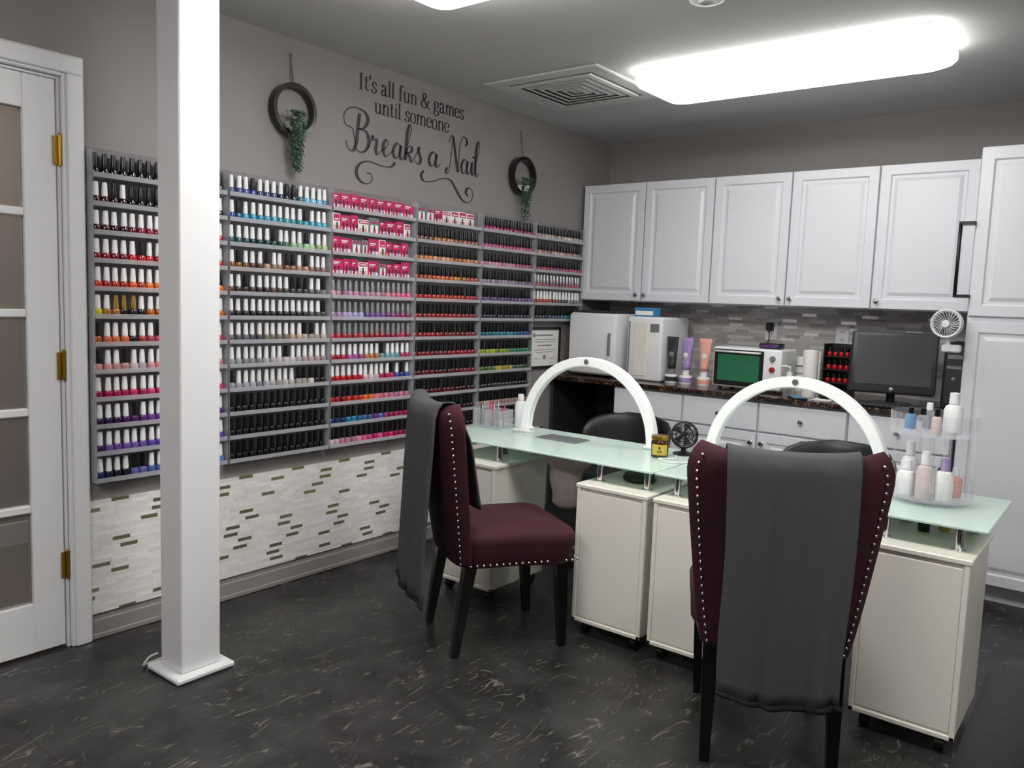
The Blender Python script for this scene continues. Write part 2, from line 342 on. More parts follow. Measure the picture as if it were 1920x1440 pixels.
thing('smoke_detector','round white plastic smoke detector on the ceiling','smoke detector',(-1.31,2.70,H),g=g,mats='white')
# ------------------------------------------------------------ cabinets
RP=((0,0),(0,.017),(.002,.019),(.048,.019),(.055,.011),(.068,.011),(.085,.018),(.09,.018))
DP=((0,0),(0,.016),(.003,.019))
def knob(par,x,y,z):
    g=G();Mx=Matrix.Rotation(math.pi/2,4,'X');g.lathe([(0,0),(.009,0),(.009,.003),(.004,.006),(.004,.013),(.011,.018),(.013,.023),(.009,.028),(0,.029)],(x,y,z),14,0,Mx);return g.obj('knob','chrome',par,label='round chrome knob')
xs=[-2.985,-2.53,-2.07,-1.615,-1.16,-.70];kn=['r','l','r','l','l']
for i in range(5):
    x0,x1=xs[i],xs[i+1];w=x1-x0
    o=thing('upper_cabinet','white wall cabinet with one raised-panel door and chrome knob','cabinet',(x0,4.54,1.345),group='upper cabinets in a row')
    G().box(.001,w-.001,.001,.318,0,.745,.002).obj('body','cab',o)
    d=G().panel(.004,w-.004,.006,.742,0,RP).obj('door','cab',o)
    knob(d,w-.03 if kn[i]=='r' else .03,-.019,.045)
xb=[-2.50,-2.045,-1.60,-1.14,-.672]
for i in range(4):
    x0,x1=xb[i],xb[i+1];w=x1-x0
    o=thing('base_cabinet','white base cabinet with a drawer above a raised-panel door','cabinet',(x0,4.22,0),group='base cabinets under the counter')
    g=G();g.box(.001,w-.001,.001,.63,.09,.834,.002);g.box(.001,w-.001,.06,.6,.001,.09);g.obj('body','cab',o)
    d=G().panel(.006,w-.006,.675,.825,0,DP).obj('drawer','cab',o)
    knob(d,w/2,-.019,.75)
    d=G().panel(.006,w-.006,.10,.665,0,RP).obj('door','cab',o);knob(d,(w-.03 if i%2 else .03),-.019,.61)
g=G().box(-3.004,-.664,4.185,4.85,.835,.865,.006);thing('countertop','polished dark brown granite worktop over the base cabinets','countertop',g=g,mats='granite')
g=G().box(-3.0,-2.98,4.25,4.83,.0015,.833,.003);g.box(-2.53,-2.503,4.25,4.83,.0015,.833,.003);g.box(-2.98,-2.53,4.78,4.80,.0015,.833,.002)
thing('nook_shade_panel','dark panels put in as the shade of the open knee space','panel',g=g,mats='dgrey')  # shade of the open knee space put in as dark grey panels
o=thing('tall_cabinet','tall white pantry cabinet with stacked raised-panel doors','cabinet',(-.66,4.24,0))
g=G();g.box(0,1.36,.001,.615,.09,2.09,.003);g.box(0.001,1.358,.07,.6,.001,.09);g.obj('body','cab',o)
for k in range(3):
    a=.006+k*.45
    for (z0,z1) in ((.10,1.305),(1.33,2.08)):
        d=G().panel(a,a+.444,z0,z1,0,RP).obj('door','cab',o);knob(d,a+.41,-.019,(z0+.06 if z0>1 else z1-.06))
g=G();g.tube([(-.055,-.03,1.42),(-.055,-.03,1.75)],.008);g.box(-.062,.004,-.036,.03,1.412,1.426);g.box(-.062,.004,-.036,.03,1.744,1.758)
g.obj('towel_bar','black',o,label='slim black metal bar on the cabinet side')
o=thing('clip_fan','small white round clip-on fan on the cabinet edge','fan',(-.725,4.15,1.29))
g=G();Mx=Matrix.Rotation(math.pi/2,4,'X');g.lathe([(.062,-.02),(.067,-.01),(.067,.02),(.062,.028),(.054,.02),(.056,-.015)],(0,0,0),28,0,Mx);g.obj('shell','white',o)
g=G()
for k in range(24):
    t=k*math.pi/12;g.tube([(.015*math.cos(t),-.025,.015*math.sin(t)),(.042*math.cos(t+.25),-.032,.042*math.sin(t+.25)),(.063*math.cos(t+.4),-.02,.063*math.sin(t+.4))],.0014,4)
g.lathe([(0,.035),(.016,.034),(.017,.025)],(0,0,0),16,0,Mx);g.obj('grille','white',o)
g=G()
for k in range(5):
    t=k*2*math.pi/5;P=[(.012*math.cos(t),0,.012*math.sin(t)),(.05*math.cos(t-.35),-.006,.05*math.sin(t-.35)),(.052*math.cos(t+.35),.006,.052*math.sin(t+.35)),(.012*math.cos(t+.6),.0,.012*math.sin(t+.6))];g.poly(P)
g.obj('blade','grey',o)
g=G();g.cyl((0,0,-.06),(.01,.02,-.10),.01);g.box(-.015,.062,-.0,.05,-.13,-.095,.006);g.obj('clip','white',o)
# ------------------------------------------------------------ polish racks and bottles
R=[(1.352,1.885,12),(1.892,2.412,12),(2.42,2.952,12),(2.96,3.47,12),(3.478,3.972,12),(3.98,4.51,6)]
def rowz(r): return 1.708-.1*r
for (y0,y1,n) in R:
    zb=rowz(n-1)-.006;w=y1-y0
    o=thing('nail_polish_rack','clear acrylic wall rack with stepped shelves of nail polish','rack',(XL,y0,zb),group='acrylic polish racks on the wall')
    g=G();g.box(.001,.004,0,w,0,1.81-zb);g.obj('back_panel','acryl2',o)
    for yy in (0,w-.003): G().box(.004,.052,yy,yy+.003,0,1.80-zb).obj('side_panel','acryl',o)
    for r in range(n):
        z=rowz(r)-zb;g=G();g.box(.004,.0505,.003,w-.003,z-.004,z);g.box(.0505,.054,.003,w-.003,z-.004,z+.013);g.obj('shelf','acryls',o)
P1=[('b',['#101013','#15151a','#0f0f12','#1b2522']),('w',['#3c0a12','#2a0810','#120c10','#0c0c0f']),('w',['#4e0d17','#3a0c1a','#5b0f22','#8f1430']),
('w',['#a01220','#8a0f1c','#c01a2a','#a2101c']),('w',['#c0281f','#c93a20','#d4521f','#d96a2c']),('w',['#c2c020','#c07a2c','#141418','#1a1a1e','#c4641c']),
('w',['#c65a28','#cf6a45','#1b1b1e','#b0392f','#c94a68']),('w',['#c98d8a','#d3a39a','#c7b8c0','#d08f94']),('w',['#b61a55','#9c1848','#c62a66','#cf3f7c']),
('w',['#3b1450','#2f1848','#5b2a74','#6b3a8a']),('w',['#3a2066','#7d58b0','#8f72c4','#5b3f9a']),('w',['#1a2150','#14152a','#6d6ca8','#5a78b8'])]
P2=[('w',['#4d57a4','#3f4a9a','#3c4a78','#20303c','#2d7f9c','#7fb8d4','#5f8ccc']),('w',['#2d5f9c','#2f9ac0','#57b0cc','#3fa9b4','#2fb0c0','#3fa0b8']),('w',['#0f4a52','#10383c','#1a4a40','#4a8a72','#9cc4a2','#a8c08a']),
('w',['#8a5a2a','#6a4a3a','#b09078','#9c6a50','#b8907a','#8c6a5a']),('w',['#4a3028','#3a2c2a','#5a4038','#3c3436','#4c4a50','#777780']),('w',['#17171b','#101014','#1c1c22','#26262c','#45454c']),
('w',['#6a6a70','#4a4a50','#8a8070','#c0a890','#c0b0a4']),('w',['#a0a0a6','#b8b8bc','#c4b8bc','#ccc4c8','#c8b0b8']),('w',['#b0b4bc','#a8b0b8','#ccc8c8','#d0c8c0','#1a1a1c']),
('b',['#15151a','#101014','#18181c']),('b',['#121216','#0e0e12','#16161a']),('b',['#101014','#141418','#101012'])]
P3=[None]*4+[('s',['#d8a0b0','#c98ab0','#e0b0c0','#d88aa0','#d05a80']),('s',['#c0a0c8','#b0a8d8','#6a4a98','#8a3a88','#8c2a6a']),('s',['#b83040','#c04038','#a01a2a','#901838','#b02048']),
('w',['#b01828','#a85a98','#c88a4a','#7ab0c0','#c04070']),('w',['#c01428','#b01020','#e0c8d0','#c02060','#3a4aa0']),('b',['#b01424','#c83018','#d86a28','#d87888','#c87a9a']),
('b',['#1c3a78','#1f80a8','#4a6aa8','#882a78','#a02050']),('b',['#e0c8cc','#d890a8','#d85a90','#c8206a','#a81858'])]
P4=[None,('b',['#6a4a38','#c07a4a','#b06a50','#8a5040']),('b',['#c87840','#d8a888','#c06a38','#d08850']),('b',['#c04818','#c85a20','#c89020','#c04820']),
('b',['#b02014','#c03018','#b82818','#a81820']),('b',['#a81018','#b01018','#a00c18','#900a18']),('b',['#980c1c','#8c0a18','#7c0a1c']),('b',['#8a0c20','#7a0a18','#980c20']),
('b',['#6c0a1c','#5c0818','#780a20']),('b',['#4a0a18','#58081c','#3a0a18']),('b',['#2a0a14','#1c0a12','#340c18']),('b',['#180c14','#140a10','#1c1014'])]
P5=[('b',['#b02870','#a01c60','#8a1850']),('b',['#d05a98','#c84080','#c85a80']),('b',['#d890a8','#c87a98','#b04a78']),('b',['#9a86a8','#a898b0','#806a90']),
('b',['#5a3a78','#4a2c68','#6a4a88']),('b',['#24183a','#181420','#20203a']),('b',['#1a6a90','#188098','#204a88']),('b',['#a8b830','#789828','#2a7a58']),
('b',['#5a7a38','#c8b848','#3a5a38']),('b',['#2a2c28','#3a4030','#1c2420']),('b',['#c8a898','#b89888','#a88878']),('b',['#181818','#202024','#141418'])]
P6=[('b',['#d8c8c0','#c8b0a8','#d8d0c8']),('b',['#b89080','#d0b8a8','#c09890']),('b',['#a02848','#7a2868','#b03858']),('s',['#a03050','#803848','#b04060']),('w',['#a8141c','#b01820','#181818','#888890']),('b',['#181820','#28486a','#387898'])]
PAL=[P1,P2,P3,P4,P5,P6]
def pick(cols,f,dk=1):
    f=min(.9999,max(0,f+random.uniform(-.07,.07)));c=lin(cols[int(f*len(cols))]);k=random.uniform(.55,1.15)*dk
    return (min(1,c[0]*k),min(1,c[1]*k),min(1,c[2]*k),1)
BP=[(0,0),(.0145,0),(.0155,.003),(.0155,.025),(.0128,.031),(.0092,.033),(0,.034)]
CP=[(.0102,.0325),(.0106,.040),(.0095,.056),(.0082,.081),(0,.0825)]
body=G().lathe(BP,seg=12);bo=body.obj('tmp','pol');bmesh_=bo.data
capm={}
for k,mm in (('w','capw'),('b','capb'),('s','caps'),('g','capg')):
    c=G().lathe(CP,seg=10);co=c.obj('tmp2',mm);capm[k]=co.data;bpy.data.objects.remove(co)
bpy.data.objects.remove(bo)
bmesh_.name='nail_polish_bottle'
SG=G();n_ind=0
capidx={'w':1,'b':2,'s':3,'g':4}
lab={'w':'nail polish bottle with a tall white cap','b':'dark nail polish bottle with a tall black cap','s':'nail polish bottle with a silver cap','g':'nail polish bottle with a gold cap'}
for ri,(y0,y1,n) in enumerate(R):
    w=y1-y0;nc=15 if ri!=0 else 16;pit=(w-.012)/nc
    for r in range(n):
        if PAL[ri][r] is None: continue
        cap,cols=PAL[ri][r]
        for c in range(nc):
            y=y0+.006+pit*(c+.5)+random.uniform(-.0012,.0012);x=XL+.028+random.uniform(-.004,.004);z=rowz(r)+.0005
            col=pick(cols,((c+.5)/8 if ri==0 and c<8 else (c+.5)/nc),.8 if ri>2 else .9);ck=cap
            if cap=='w' and random.random()<.12: ck='b'
            if ri==0 and r==5 and c in (2,3,4): ck='g'
            if ri==0 and r==1 and 4<=c<8: ck='b'
            if ri==1 and r==4 and c in (9,10,11,14): ck='b'
            if ri==1 and r==8 and c>9: ck='b'
            if (ri==0 and c<8) or ri==1:
                o=bpy.data.objects.new('nail_polish_bottle',bmesh_);COL.objects.link(o);o.location=(x,y,z);o.color=col
                o['label']=lab[ck];o['category']='nail polish';o['group']='nail polish bottles on the wall racks'
                q=bpy.data.objects.new('cap',capm[ck]);COL.objects.link(q);q.parent=o;n_ind+=1
            else:
                SG.col=col;SG.lathe(BP[1:6],(x,y,z),8,0);SG.col=None;SG.lathe(CP,(x,y,z),6,capidx[ck])
so=SG.obj('nail_polish_bottles',['pols','capw','capb','caps','capg']);so['kind']='stuff';so['label']='rows of colourful nail polish bottles filling the acrylic racks';so['category']='nail polish'
def giftset(y,z,w,kind):
    g=G();x0=XL+.010;h=random.choice((.07,.076,.08,.085))
    g.box(x0,x0+.032,0,w,0,h,.0015,mi=0)
    f=x0+.0325
    if kind==0:
        g.box(f-.001,f,.004,w-.004,.05,h-.004,mi=1);g.box(f-.0005,f+.0008,.010,w-.010,.056,.061,mi=0)
        for k in range(3): a=.007+k*(w-.014)/3;g.box(f-.001,f+.003,a,a+.010,.010,.03,mi=(2,4,5)[k]);g.box(f-.001,f+.003,a+.002,a+.008,.03,.044,mi=(3,4,3)[k])
    elif kind==1:
        g.box(f-.001,f,.004,w-.004,.006,.026,mi=3);g.box(f-.001,f+.0008,.006,w-.02,.060,.065,mi=3);g.box(f-.001,f+.0008,.006,w-.03,.053,.056,mi=3)
        for k in range(2): g.box(f-.001,f+.003,.01+k*.022,.021+k*.022,.008,.028,mi=(2,5)[k]);g.box(f-.001,f+.003,.0125+k*.022,.0185+k*.022,.028,.044,mi=4)
    else:
        g.box(f-.001,f+.001,.008,w-.008,.01,.05,mi=5);g.box(f-.001,f+.001,.01,w-.012,.058,.066,mi=1);g.box(f-.001,f+.0025,w/2-.007,w/2+.007,.014,.032,mi=2);g.box(f-.001,f+.0025,w/2-.004,w/2+.004,.032,.048,mi=4)
    mats=(['paper','pink','pinkl','paper','dgrey','pinkl'],['pink','paper','red','paper','dgrey','lav'],['grey','pink','pink','pink','dgrey','paper'])[kind]
    g.V=[(v[0]-x0,v[1],v[2]) for v in g.V]
    thing('polish_gift_box',('white and pink boxed mini polish set','magenta boxed polish set','grey boxed polish set with pale window')[kind]+' on an acrylic shelf','boxed set',(x0,y,z+.0005),group='boxed polish sets on the racks',g=g,mats=mats)
for r in range(4):
    y=2.428
    while y<2.90:
        w=random.choice((.042,.05,.058,.064));
        if y+w>2.948: break
        giftset(y,rowz(r),w,random.choice((0,1,1,1,2)));y+=w+.003
y=2.968
while y<3.40: giftset(y,rowz(0),.06,random.choice((0,1,2,0)));y+=.063
# ------------------------------------------------------------ wall lettering
g=G();XW=XL+.0025
def stroke(P,oy,oz,s,thin,thick,mode,n=6):
    Q=catmull(P,n) if len(P)>2 else [tuple(P[0]),tuple(P[1])]
    Lp=[];Rp=[]
    for i,p in enumerate(Q):
        a=Q[max(i-1,0)];b=Q[min(i+1,len(Q)-1)];dx,dy=b[0]-a[0],b[1]-a[1];L=math.hypot(dx,dy) or 1
        f=abs(dy)/L if mode=='r' else max(0,-dy/L)
        w=(thin+(thick-thin)*f**1.3)/2;nx,ny=-dy/L*w,dx/L*w
        y,z=oy+p[0]*s,oz+p[1]*s
        Lp.append((XW,y+nx,z+ny));Rp.append((XW,y-nx,z-ny))
    g.loft([Lp,Rp],0,False,False,False)
GL={'I':([[(.15,0),(.15,.68)]],[(.03,.27,0),(.03,.27,.68)],.32),
't':([[(.13,.6),(.13,.3),(.13,.12),(.17,.02),(.28,.06)]],[(.02,.26,.44)],.30),
"'":([[(.07,.72),(.05,.52)]],[],.15),
's':([[(.30,.34),(.25,.44),(.16,.455),(.07,.37),(.12,.27),(.22,.2),(.29,.12),(.24,.01),(.14,-.01),(.05,.03),(.04,.12)]],[],.35),
'a':([[(.07,.34),(.11,.44),(.2,.455),(.28,.37),(.28,.2),(.28,.08),(.33,.0),(.40,.04)],[(.28,.28),(.13,.22),(.05,.11),(.12,-.01),(.22,.02),(.28,.12)]],[],.42),
'l':([[(.11,.72),(.11,0)]],[(.02,.2,0),(.03,.11,.71)],.23),
'f':([[(.33,.64),(.27,.71),(.18,.68),(.13,.55),(.13,.3),(.13,0)]],[(.03,.27,.44),(.03,.24,0)],.29),
'u':([[(.11,.45),(.11,.25),(.12,.08),(.19,-.01),(.28,.01),(.37,.1)],[(.37,.45),(.37,0)]],[(.02,.11,.45),(.28,.37,.45),(.37,.46,0)],.48),
'n':([[(.11,.45),(.11,0)],[(.11,.33),(.19,.43),(.29,.45),(.37,.36),(.37,.2),(.37,0)]],[(.02,.11,.45),(.02,.2,0),(.29,.46,0)],.48),
'm':([[(.11,.45),(.11,0)],[(.11,.33),(.18,.43),(.27,.45),(.35,.36),(.35,.2),(.35,0)],[(.35,.33),(.42,.43),(.51,.45),(.59,.36),(.59,.2),(.59,0)]],[(.02,.11,.45),(.02,.2,0),(.27,.43,0),(.51,.68,0)],.70),
'i':([[(.11,.45),(.11,0)],[(.11,.66),(.11,.58)]],[(.02,.2,0),(.03,.11,.45)],.22),
'&':([[(.6,.0),(.42,.14),(.22,.4),(.15,.54),(.2,.65),(.3,.67),(.37,.57),(.3,.44),(.12,.3),(.05,.15),(.12,.02),(.27,-.01),(.42,.1),(.5,.26),(.53,.36)]],[(.44,.62,.36),(.5,.66,0)],.68),
'g':([[(.19,.45),(.09,.42),(.06,.31),(.1,.19),(.19,.16),(.29,.19),(.32,.31),(.28,.42),(.19,.45)],[(.12,.18),(.06,.1),(.12,.04),(.3,.01),(.37,-.08),(.3,-.19),(.15,-.22),(.04,-.15),(.05,-.06),(.12,.03)]],[(.29,.4,.42)],.41),
'e':([[(.34,.26),(.32,.39),(.2,.46),(.08,.38),(.04,.22),(.1,.05),(.21,-.01),(.35,.09)]],[(.05,.34,.26)],.39),
'o':([[(.2,.455),(.09,.4),(.04,.22),(.09,.04),(.2,-.01),(.31,.04),(.36,.22),(.31,.4),(.2,.455)]],[],.41)}
def line(txt,oy,oz,s):
    x=0
    for ch in txt:
        if ch==' ': x+=.23;continue
        st,se,adv=GL[ch]
        for P in st: stroke([(a+x,b) for a,b in P],oy,oz,s,.0035,.010,'r',4)
        for (a,b,yy) in se: stroke([(a+x,yy),(b+x,yy)],oy,oz,s,.003,.003,'r')
        x+=adv
    return x*s
WL=thing('wall_lettering',"dark vinyl quote: It's all fun & games until someone Breaks a Nail",'wall decal')
line("It's all fun & games",2.60,2.287,.1045);line("until someone",2.70,2.196,.1045)
g.obj('serif_lettering','decal',WL);g=G()
A_=[(.385,.058),(.36,.072),(.335,.05),(.33,.02),(.35,-.002),(.375,.02),(.388,.066),(.382,.02),(.392,-.002),(.42,.02)]
def sh(P,d): return [(a+d,b) for a,b in P]
BR=[[(.078,.165),(.068,.10),(.058,.03),(.035,-.008),(.0,.0),(-.012,.03)],
[(.055,.02),(.03,.09),(-.015,.10),(-.03,.14),(.0,.175),(.06,.188),(.12,.175),(.138,.14),(.11,.105),(.07,.095)],[(.07,.095),(.125,.09),(.148,.05),(.125,.005),(.08,-.008),(.05,.012)],
[(.14,.015),(.165,.06),(.172,.08),(.18,.06),(.20,.068),(.205,.05),(.198,.02),(.21,-.002),(.238,.018)],
[(.238,.018),(.275,.04),(.292,.062),(.278,.076),(.256,.055),(.254,.02),(.275,-.002),(.33,.035)],A_,
[(.415,.015),(.445,.09),(.468,.155),(.455,.175),(.438,.14),(.428,.06),(.425,.0)],[(.428,.03),(.45,.07),(.475,.068),(.468,.045),(.44,.038),(.46,.02),(.475,-.002),(.50,.02)],
[(.495,.015),(.52,.055),(.53,.078),(.534,.05),(.55,.02),(.535,-.004),(.505,.004)]]
NA=[[(.67,.0),(.682,.05),(.69,.11),(.70,.168)],[(.655,.01),(.64,-.01),(.655,-.02),(.672,.0)],[(.66,.14),(.68,.175),(.70,.168),(.72,.10),(.74,.03),(.75,-.002)],[(.75,-.002),(.757,.07),(.765,.14),(.79,.185),(.82,.18),(.828,.155),(.81,.145)],
sh(A_,.452),
[(.868,.02),(.882,.068),(.880,.02),(.89,-.002),(.91,.02)],[(.897,.10),(.893,.088)],
[(.908,.018),(.93,.09),(.95,.16),(.94,.182),(.922,.15),(.914,.06),(.918,.01),(.935,-.002),(.955,.02)]]
SW=[[(.31,-.022),(.28,-.05),(.21,-.055),(.13,-.045),(.07,-.065),(.045,-.105),(.065,-.145),(.11,-.16),(.15,-.14),(.145,-.108),(.115,-.105)],
[(.525,-.035),(.505,-.06),(.53,-.09),(.60,-.08),(.68,-.055),(.74,-.055),(.79,-.10),(.84,-.15),(.90,-.165),(.935,-.13),(.93,-.09),(.895,-.08),(.875,-.105),(.895,-.125)]]
SC=[[(a*.93-.012,b*1.08) for a,b in P] for P in BR]+[[(a,b*1.08) for a,b in sh(A_,.235)]]+[[(.70+(a-.64)*.92,b*1.08) for a,b in P] for P in NA]+SW
for P in SC: stroke(P,2.553,2.005,.94,.005,.019,'s',7)
g.obj('script_lettering','decal',WL)
def planter(y,z,r,top,bot,seed):
    rnd=random.Random(seed)
    o=thing('hanging_ring_planter','black wooden ring on jute string with trailing greenery','wall planter',(XL+.03,y,z))
    Mx=Matrix.Rotation(math.pi/2,4,'Y');g=G();g.lathe([(r,-.018),(r,.018),(r-.017,.018),(r-.017,-.018),(r,-.018)],(0,0,0),40,0,Mx);g.obj('ring','blackwood',o)
    g=G();g.tube([(0,0,r-.002),(-.012,-.003,(top-z)*.7),(-.022,0,top-z)],.0022,6);g.tube([(0,0,r-.002),(-.012,.004,(top-z)*.7),(-.022,0,top-z)],.0022,6);g.tube([(-.022,0,top-z-.01),(-.02,.004,top-z+.012),(-.022,-.004,top-z+.02),(-.022,0,top-z-.01)],.0022,6)
    g.sph((-.022,0,top-z),.004,8);g.obj('string','jute',o)
    g=G();g.lathe([(0,-.04),(.034,-.04),(.042,-.005),(.038,-.005),(.03,-.035)],(0,.0,-r+.062),18);g.obj('pot','paper',o)
    g=G();L=z-bot
    for sidx in range(22):
        bx,by=rnd.uniform(-.004,.028),rnd.uniform(-.045,.045);ln=L*rnd.uniform(.5,1.0);z0=-r+.09;nn=int(ln/.009)
        for k in range(nn):
            f=k/nn;zz=z0-(ln-r+.09)*f if f>.08 else z0+.012*math.sin(f*40);yy=by*(1.0-.5*f)+.006*math.sin(k*.7+sidx);xx=.014+bx+.010*(1-f)
            for side in (-1,1):
                a=rnd.uniform(0,6.28);s=rnd.uniform(.008,.0125);dx,dy,dz=math.cos(a)*s*.7,math.sin(a)*s,rnd.uniform(-.9,.4)*s
                px,py,pz=-math.sin(a)*s*.4,math.cos(a)*s*.55,s*.35
                g.poly([(xx,yy,zz),(xx+dx*.6+px,yy+dy*.6+py,zz+dz*.6+pz),(xx+dx*1.4,yy+dy*1.4,zz+dz*1.4),(xx+dx*.6-px,yy+dy*.6-py,zz+dz*.6-pz)])
    g.obj('foliage','leaf',o)
planter(2.215,2.105,.112,2.325,1.815,1);planter(3.845,2.055,.112,2.30,1.785,2)
o=thing('framed_certificate','black framed white certificate on the grey wall','picture frame',(XL,4.0,.905))
g=G()
for a in ((0,.33,0,.015),(0,.33,.245,.26),(0,.015,.015,.245),(.315,.33,.015,.245)): g.box(.001,.018,a[0],a[1],a[2],a[3],.002)
g.obj('frame','black',o)
g=G();g.box(.002,.008,.015,.315,.015,.245,mi=0)
for k,(a,b,z,h) in enumerate(((.07,.25,.205,.008),(.05,.28,.18,.004),(.06,.27,.165,.004),(.09,.24,.14,.008),(.05,.28,.115,.003),(.07,.26,.10,.003),(.05,.13,.06,.002),(.19,.28,.06,.002))): g.box(.008,.0086,a,b,z,z+h,mi=1)
g.sph((.008,.05,.21),.014,12,1,(.1,1,1));g.sph((.008,.165,.07),.016,12,1,(.1,1,1));g.obj('certificate_sheet',['paper','grey'],o)
# ------------------------------------------------------------ manicure tables
def table(x0,x1,boxes):
    o=thing('manicure_table','white manicure desk with frosted mint glass top on chrome posts','desk',((x0+x1)/2,2.95,0),group='two manicure tables end to end')
    cx=(x0+x1)/2
    G().box(x0-cx,x1-cx,-.26,.27,.690,.700,.003).obj('glass_top','frost',o,label='frosted mint glass top')
    for (a,b) in boxes:
        a-=cx;b-=cx
        g=G();g.box(a,b,-.30,.08,.06,.598,.002);g.box(a-.008,b+.008,-.308,.088,.598,.615,.003);g.box(a+.014,b-.014,-.303,-.298,.078,.585,.002);g.box(a-.003,a+.013,-.306,-.29,.055,.6,.002);g.box(b-.013,b+.003,-.306,-.29,.055,.6,.002);g.box(a-.003,b+.003,-.306,-.29,.055,.07,.002)
        c=g.obj('cabinet','cream',o)
        for (px,py) in ((a+.04,-.26),(b-.04,-.26),(a+.04,.04),(b-.04,.04)):
            g=G();g.cyl((px-.012,py,.024),(px+.012,py,.024),.023,seg=14);g.cyl((px,py,.04),(px,py,.056),.012);g.obj('caster','black',c)
        for (px,py) in ((a+.045,-.215),(b-.045,-.215),(a+.045,.04),(b-.045,.04)):
            g=G();g.lathe([(0,.615),(.02,.615),(.02,.62),(.013,.622),(.013,.684),(.02,.686),(.02,.690),(0,.690)],(px,py,0),16);g.obj('post','chrome',o,label='short chrome post')
    return o
table(-2.60,-1.415,[(-2.46,-2.145),(-1.715,-1.412)]);table(-1.405,-.31,[(-1.375,-1.07),(-.645,-.345)])
def arch(cx,r):
    o=thing('arch_desk_lamp','white half-ring desk lamp standing on the glass top','desk lamp',(cx,3.13,.70),group='arch lamps on the tables')
    n=44;z0=.012
    def ring(ri,ro,d0,d1):
        out=[]
        for i in range(n+1):
            t=math.pi*i/n;c,s=math.cos(t),math.sin(t)
            pts=[(ri,d0),(ri,d1),(ri+.004,d1+.004),(ro-.004,d1+.004),(ro,d1),(ro,d0),(ro-.004,d0-.004),(ri+.004,d0-.004)]
            out.append([(c*q[0],q[1],z0+s*q[0]) for q in pts])
        return out
    G().loft(ring(r-.042,r,-.018,.018),0,False).obj('arch','led',o)
    for sx in (-1,1):
        g=G();g.box(sx*(r-.02)-.03,sx*(r-.02)+.03,-.03,.03,.001,.014,.004);g.obj('foot','white',o)
    Mx=Matrix.Rotation(math.pi/2,4,'X');g=G();g.lathe([(0,.027),(.011,.027),(.013,.024),(.013,.020)],(0,0,z0+r-.02),16,0,Mx);g.obj('switch','steel',o)
arch(-2.0,.365);arch(-1.045,.358)
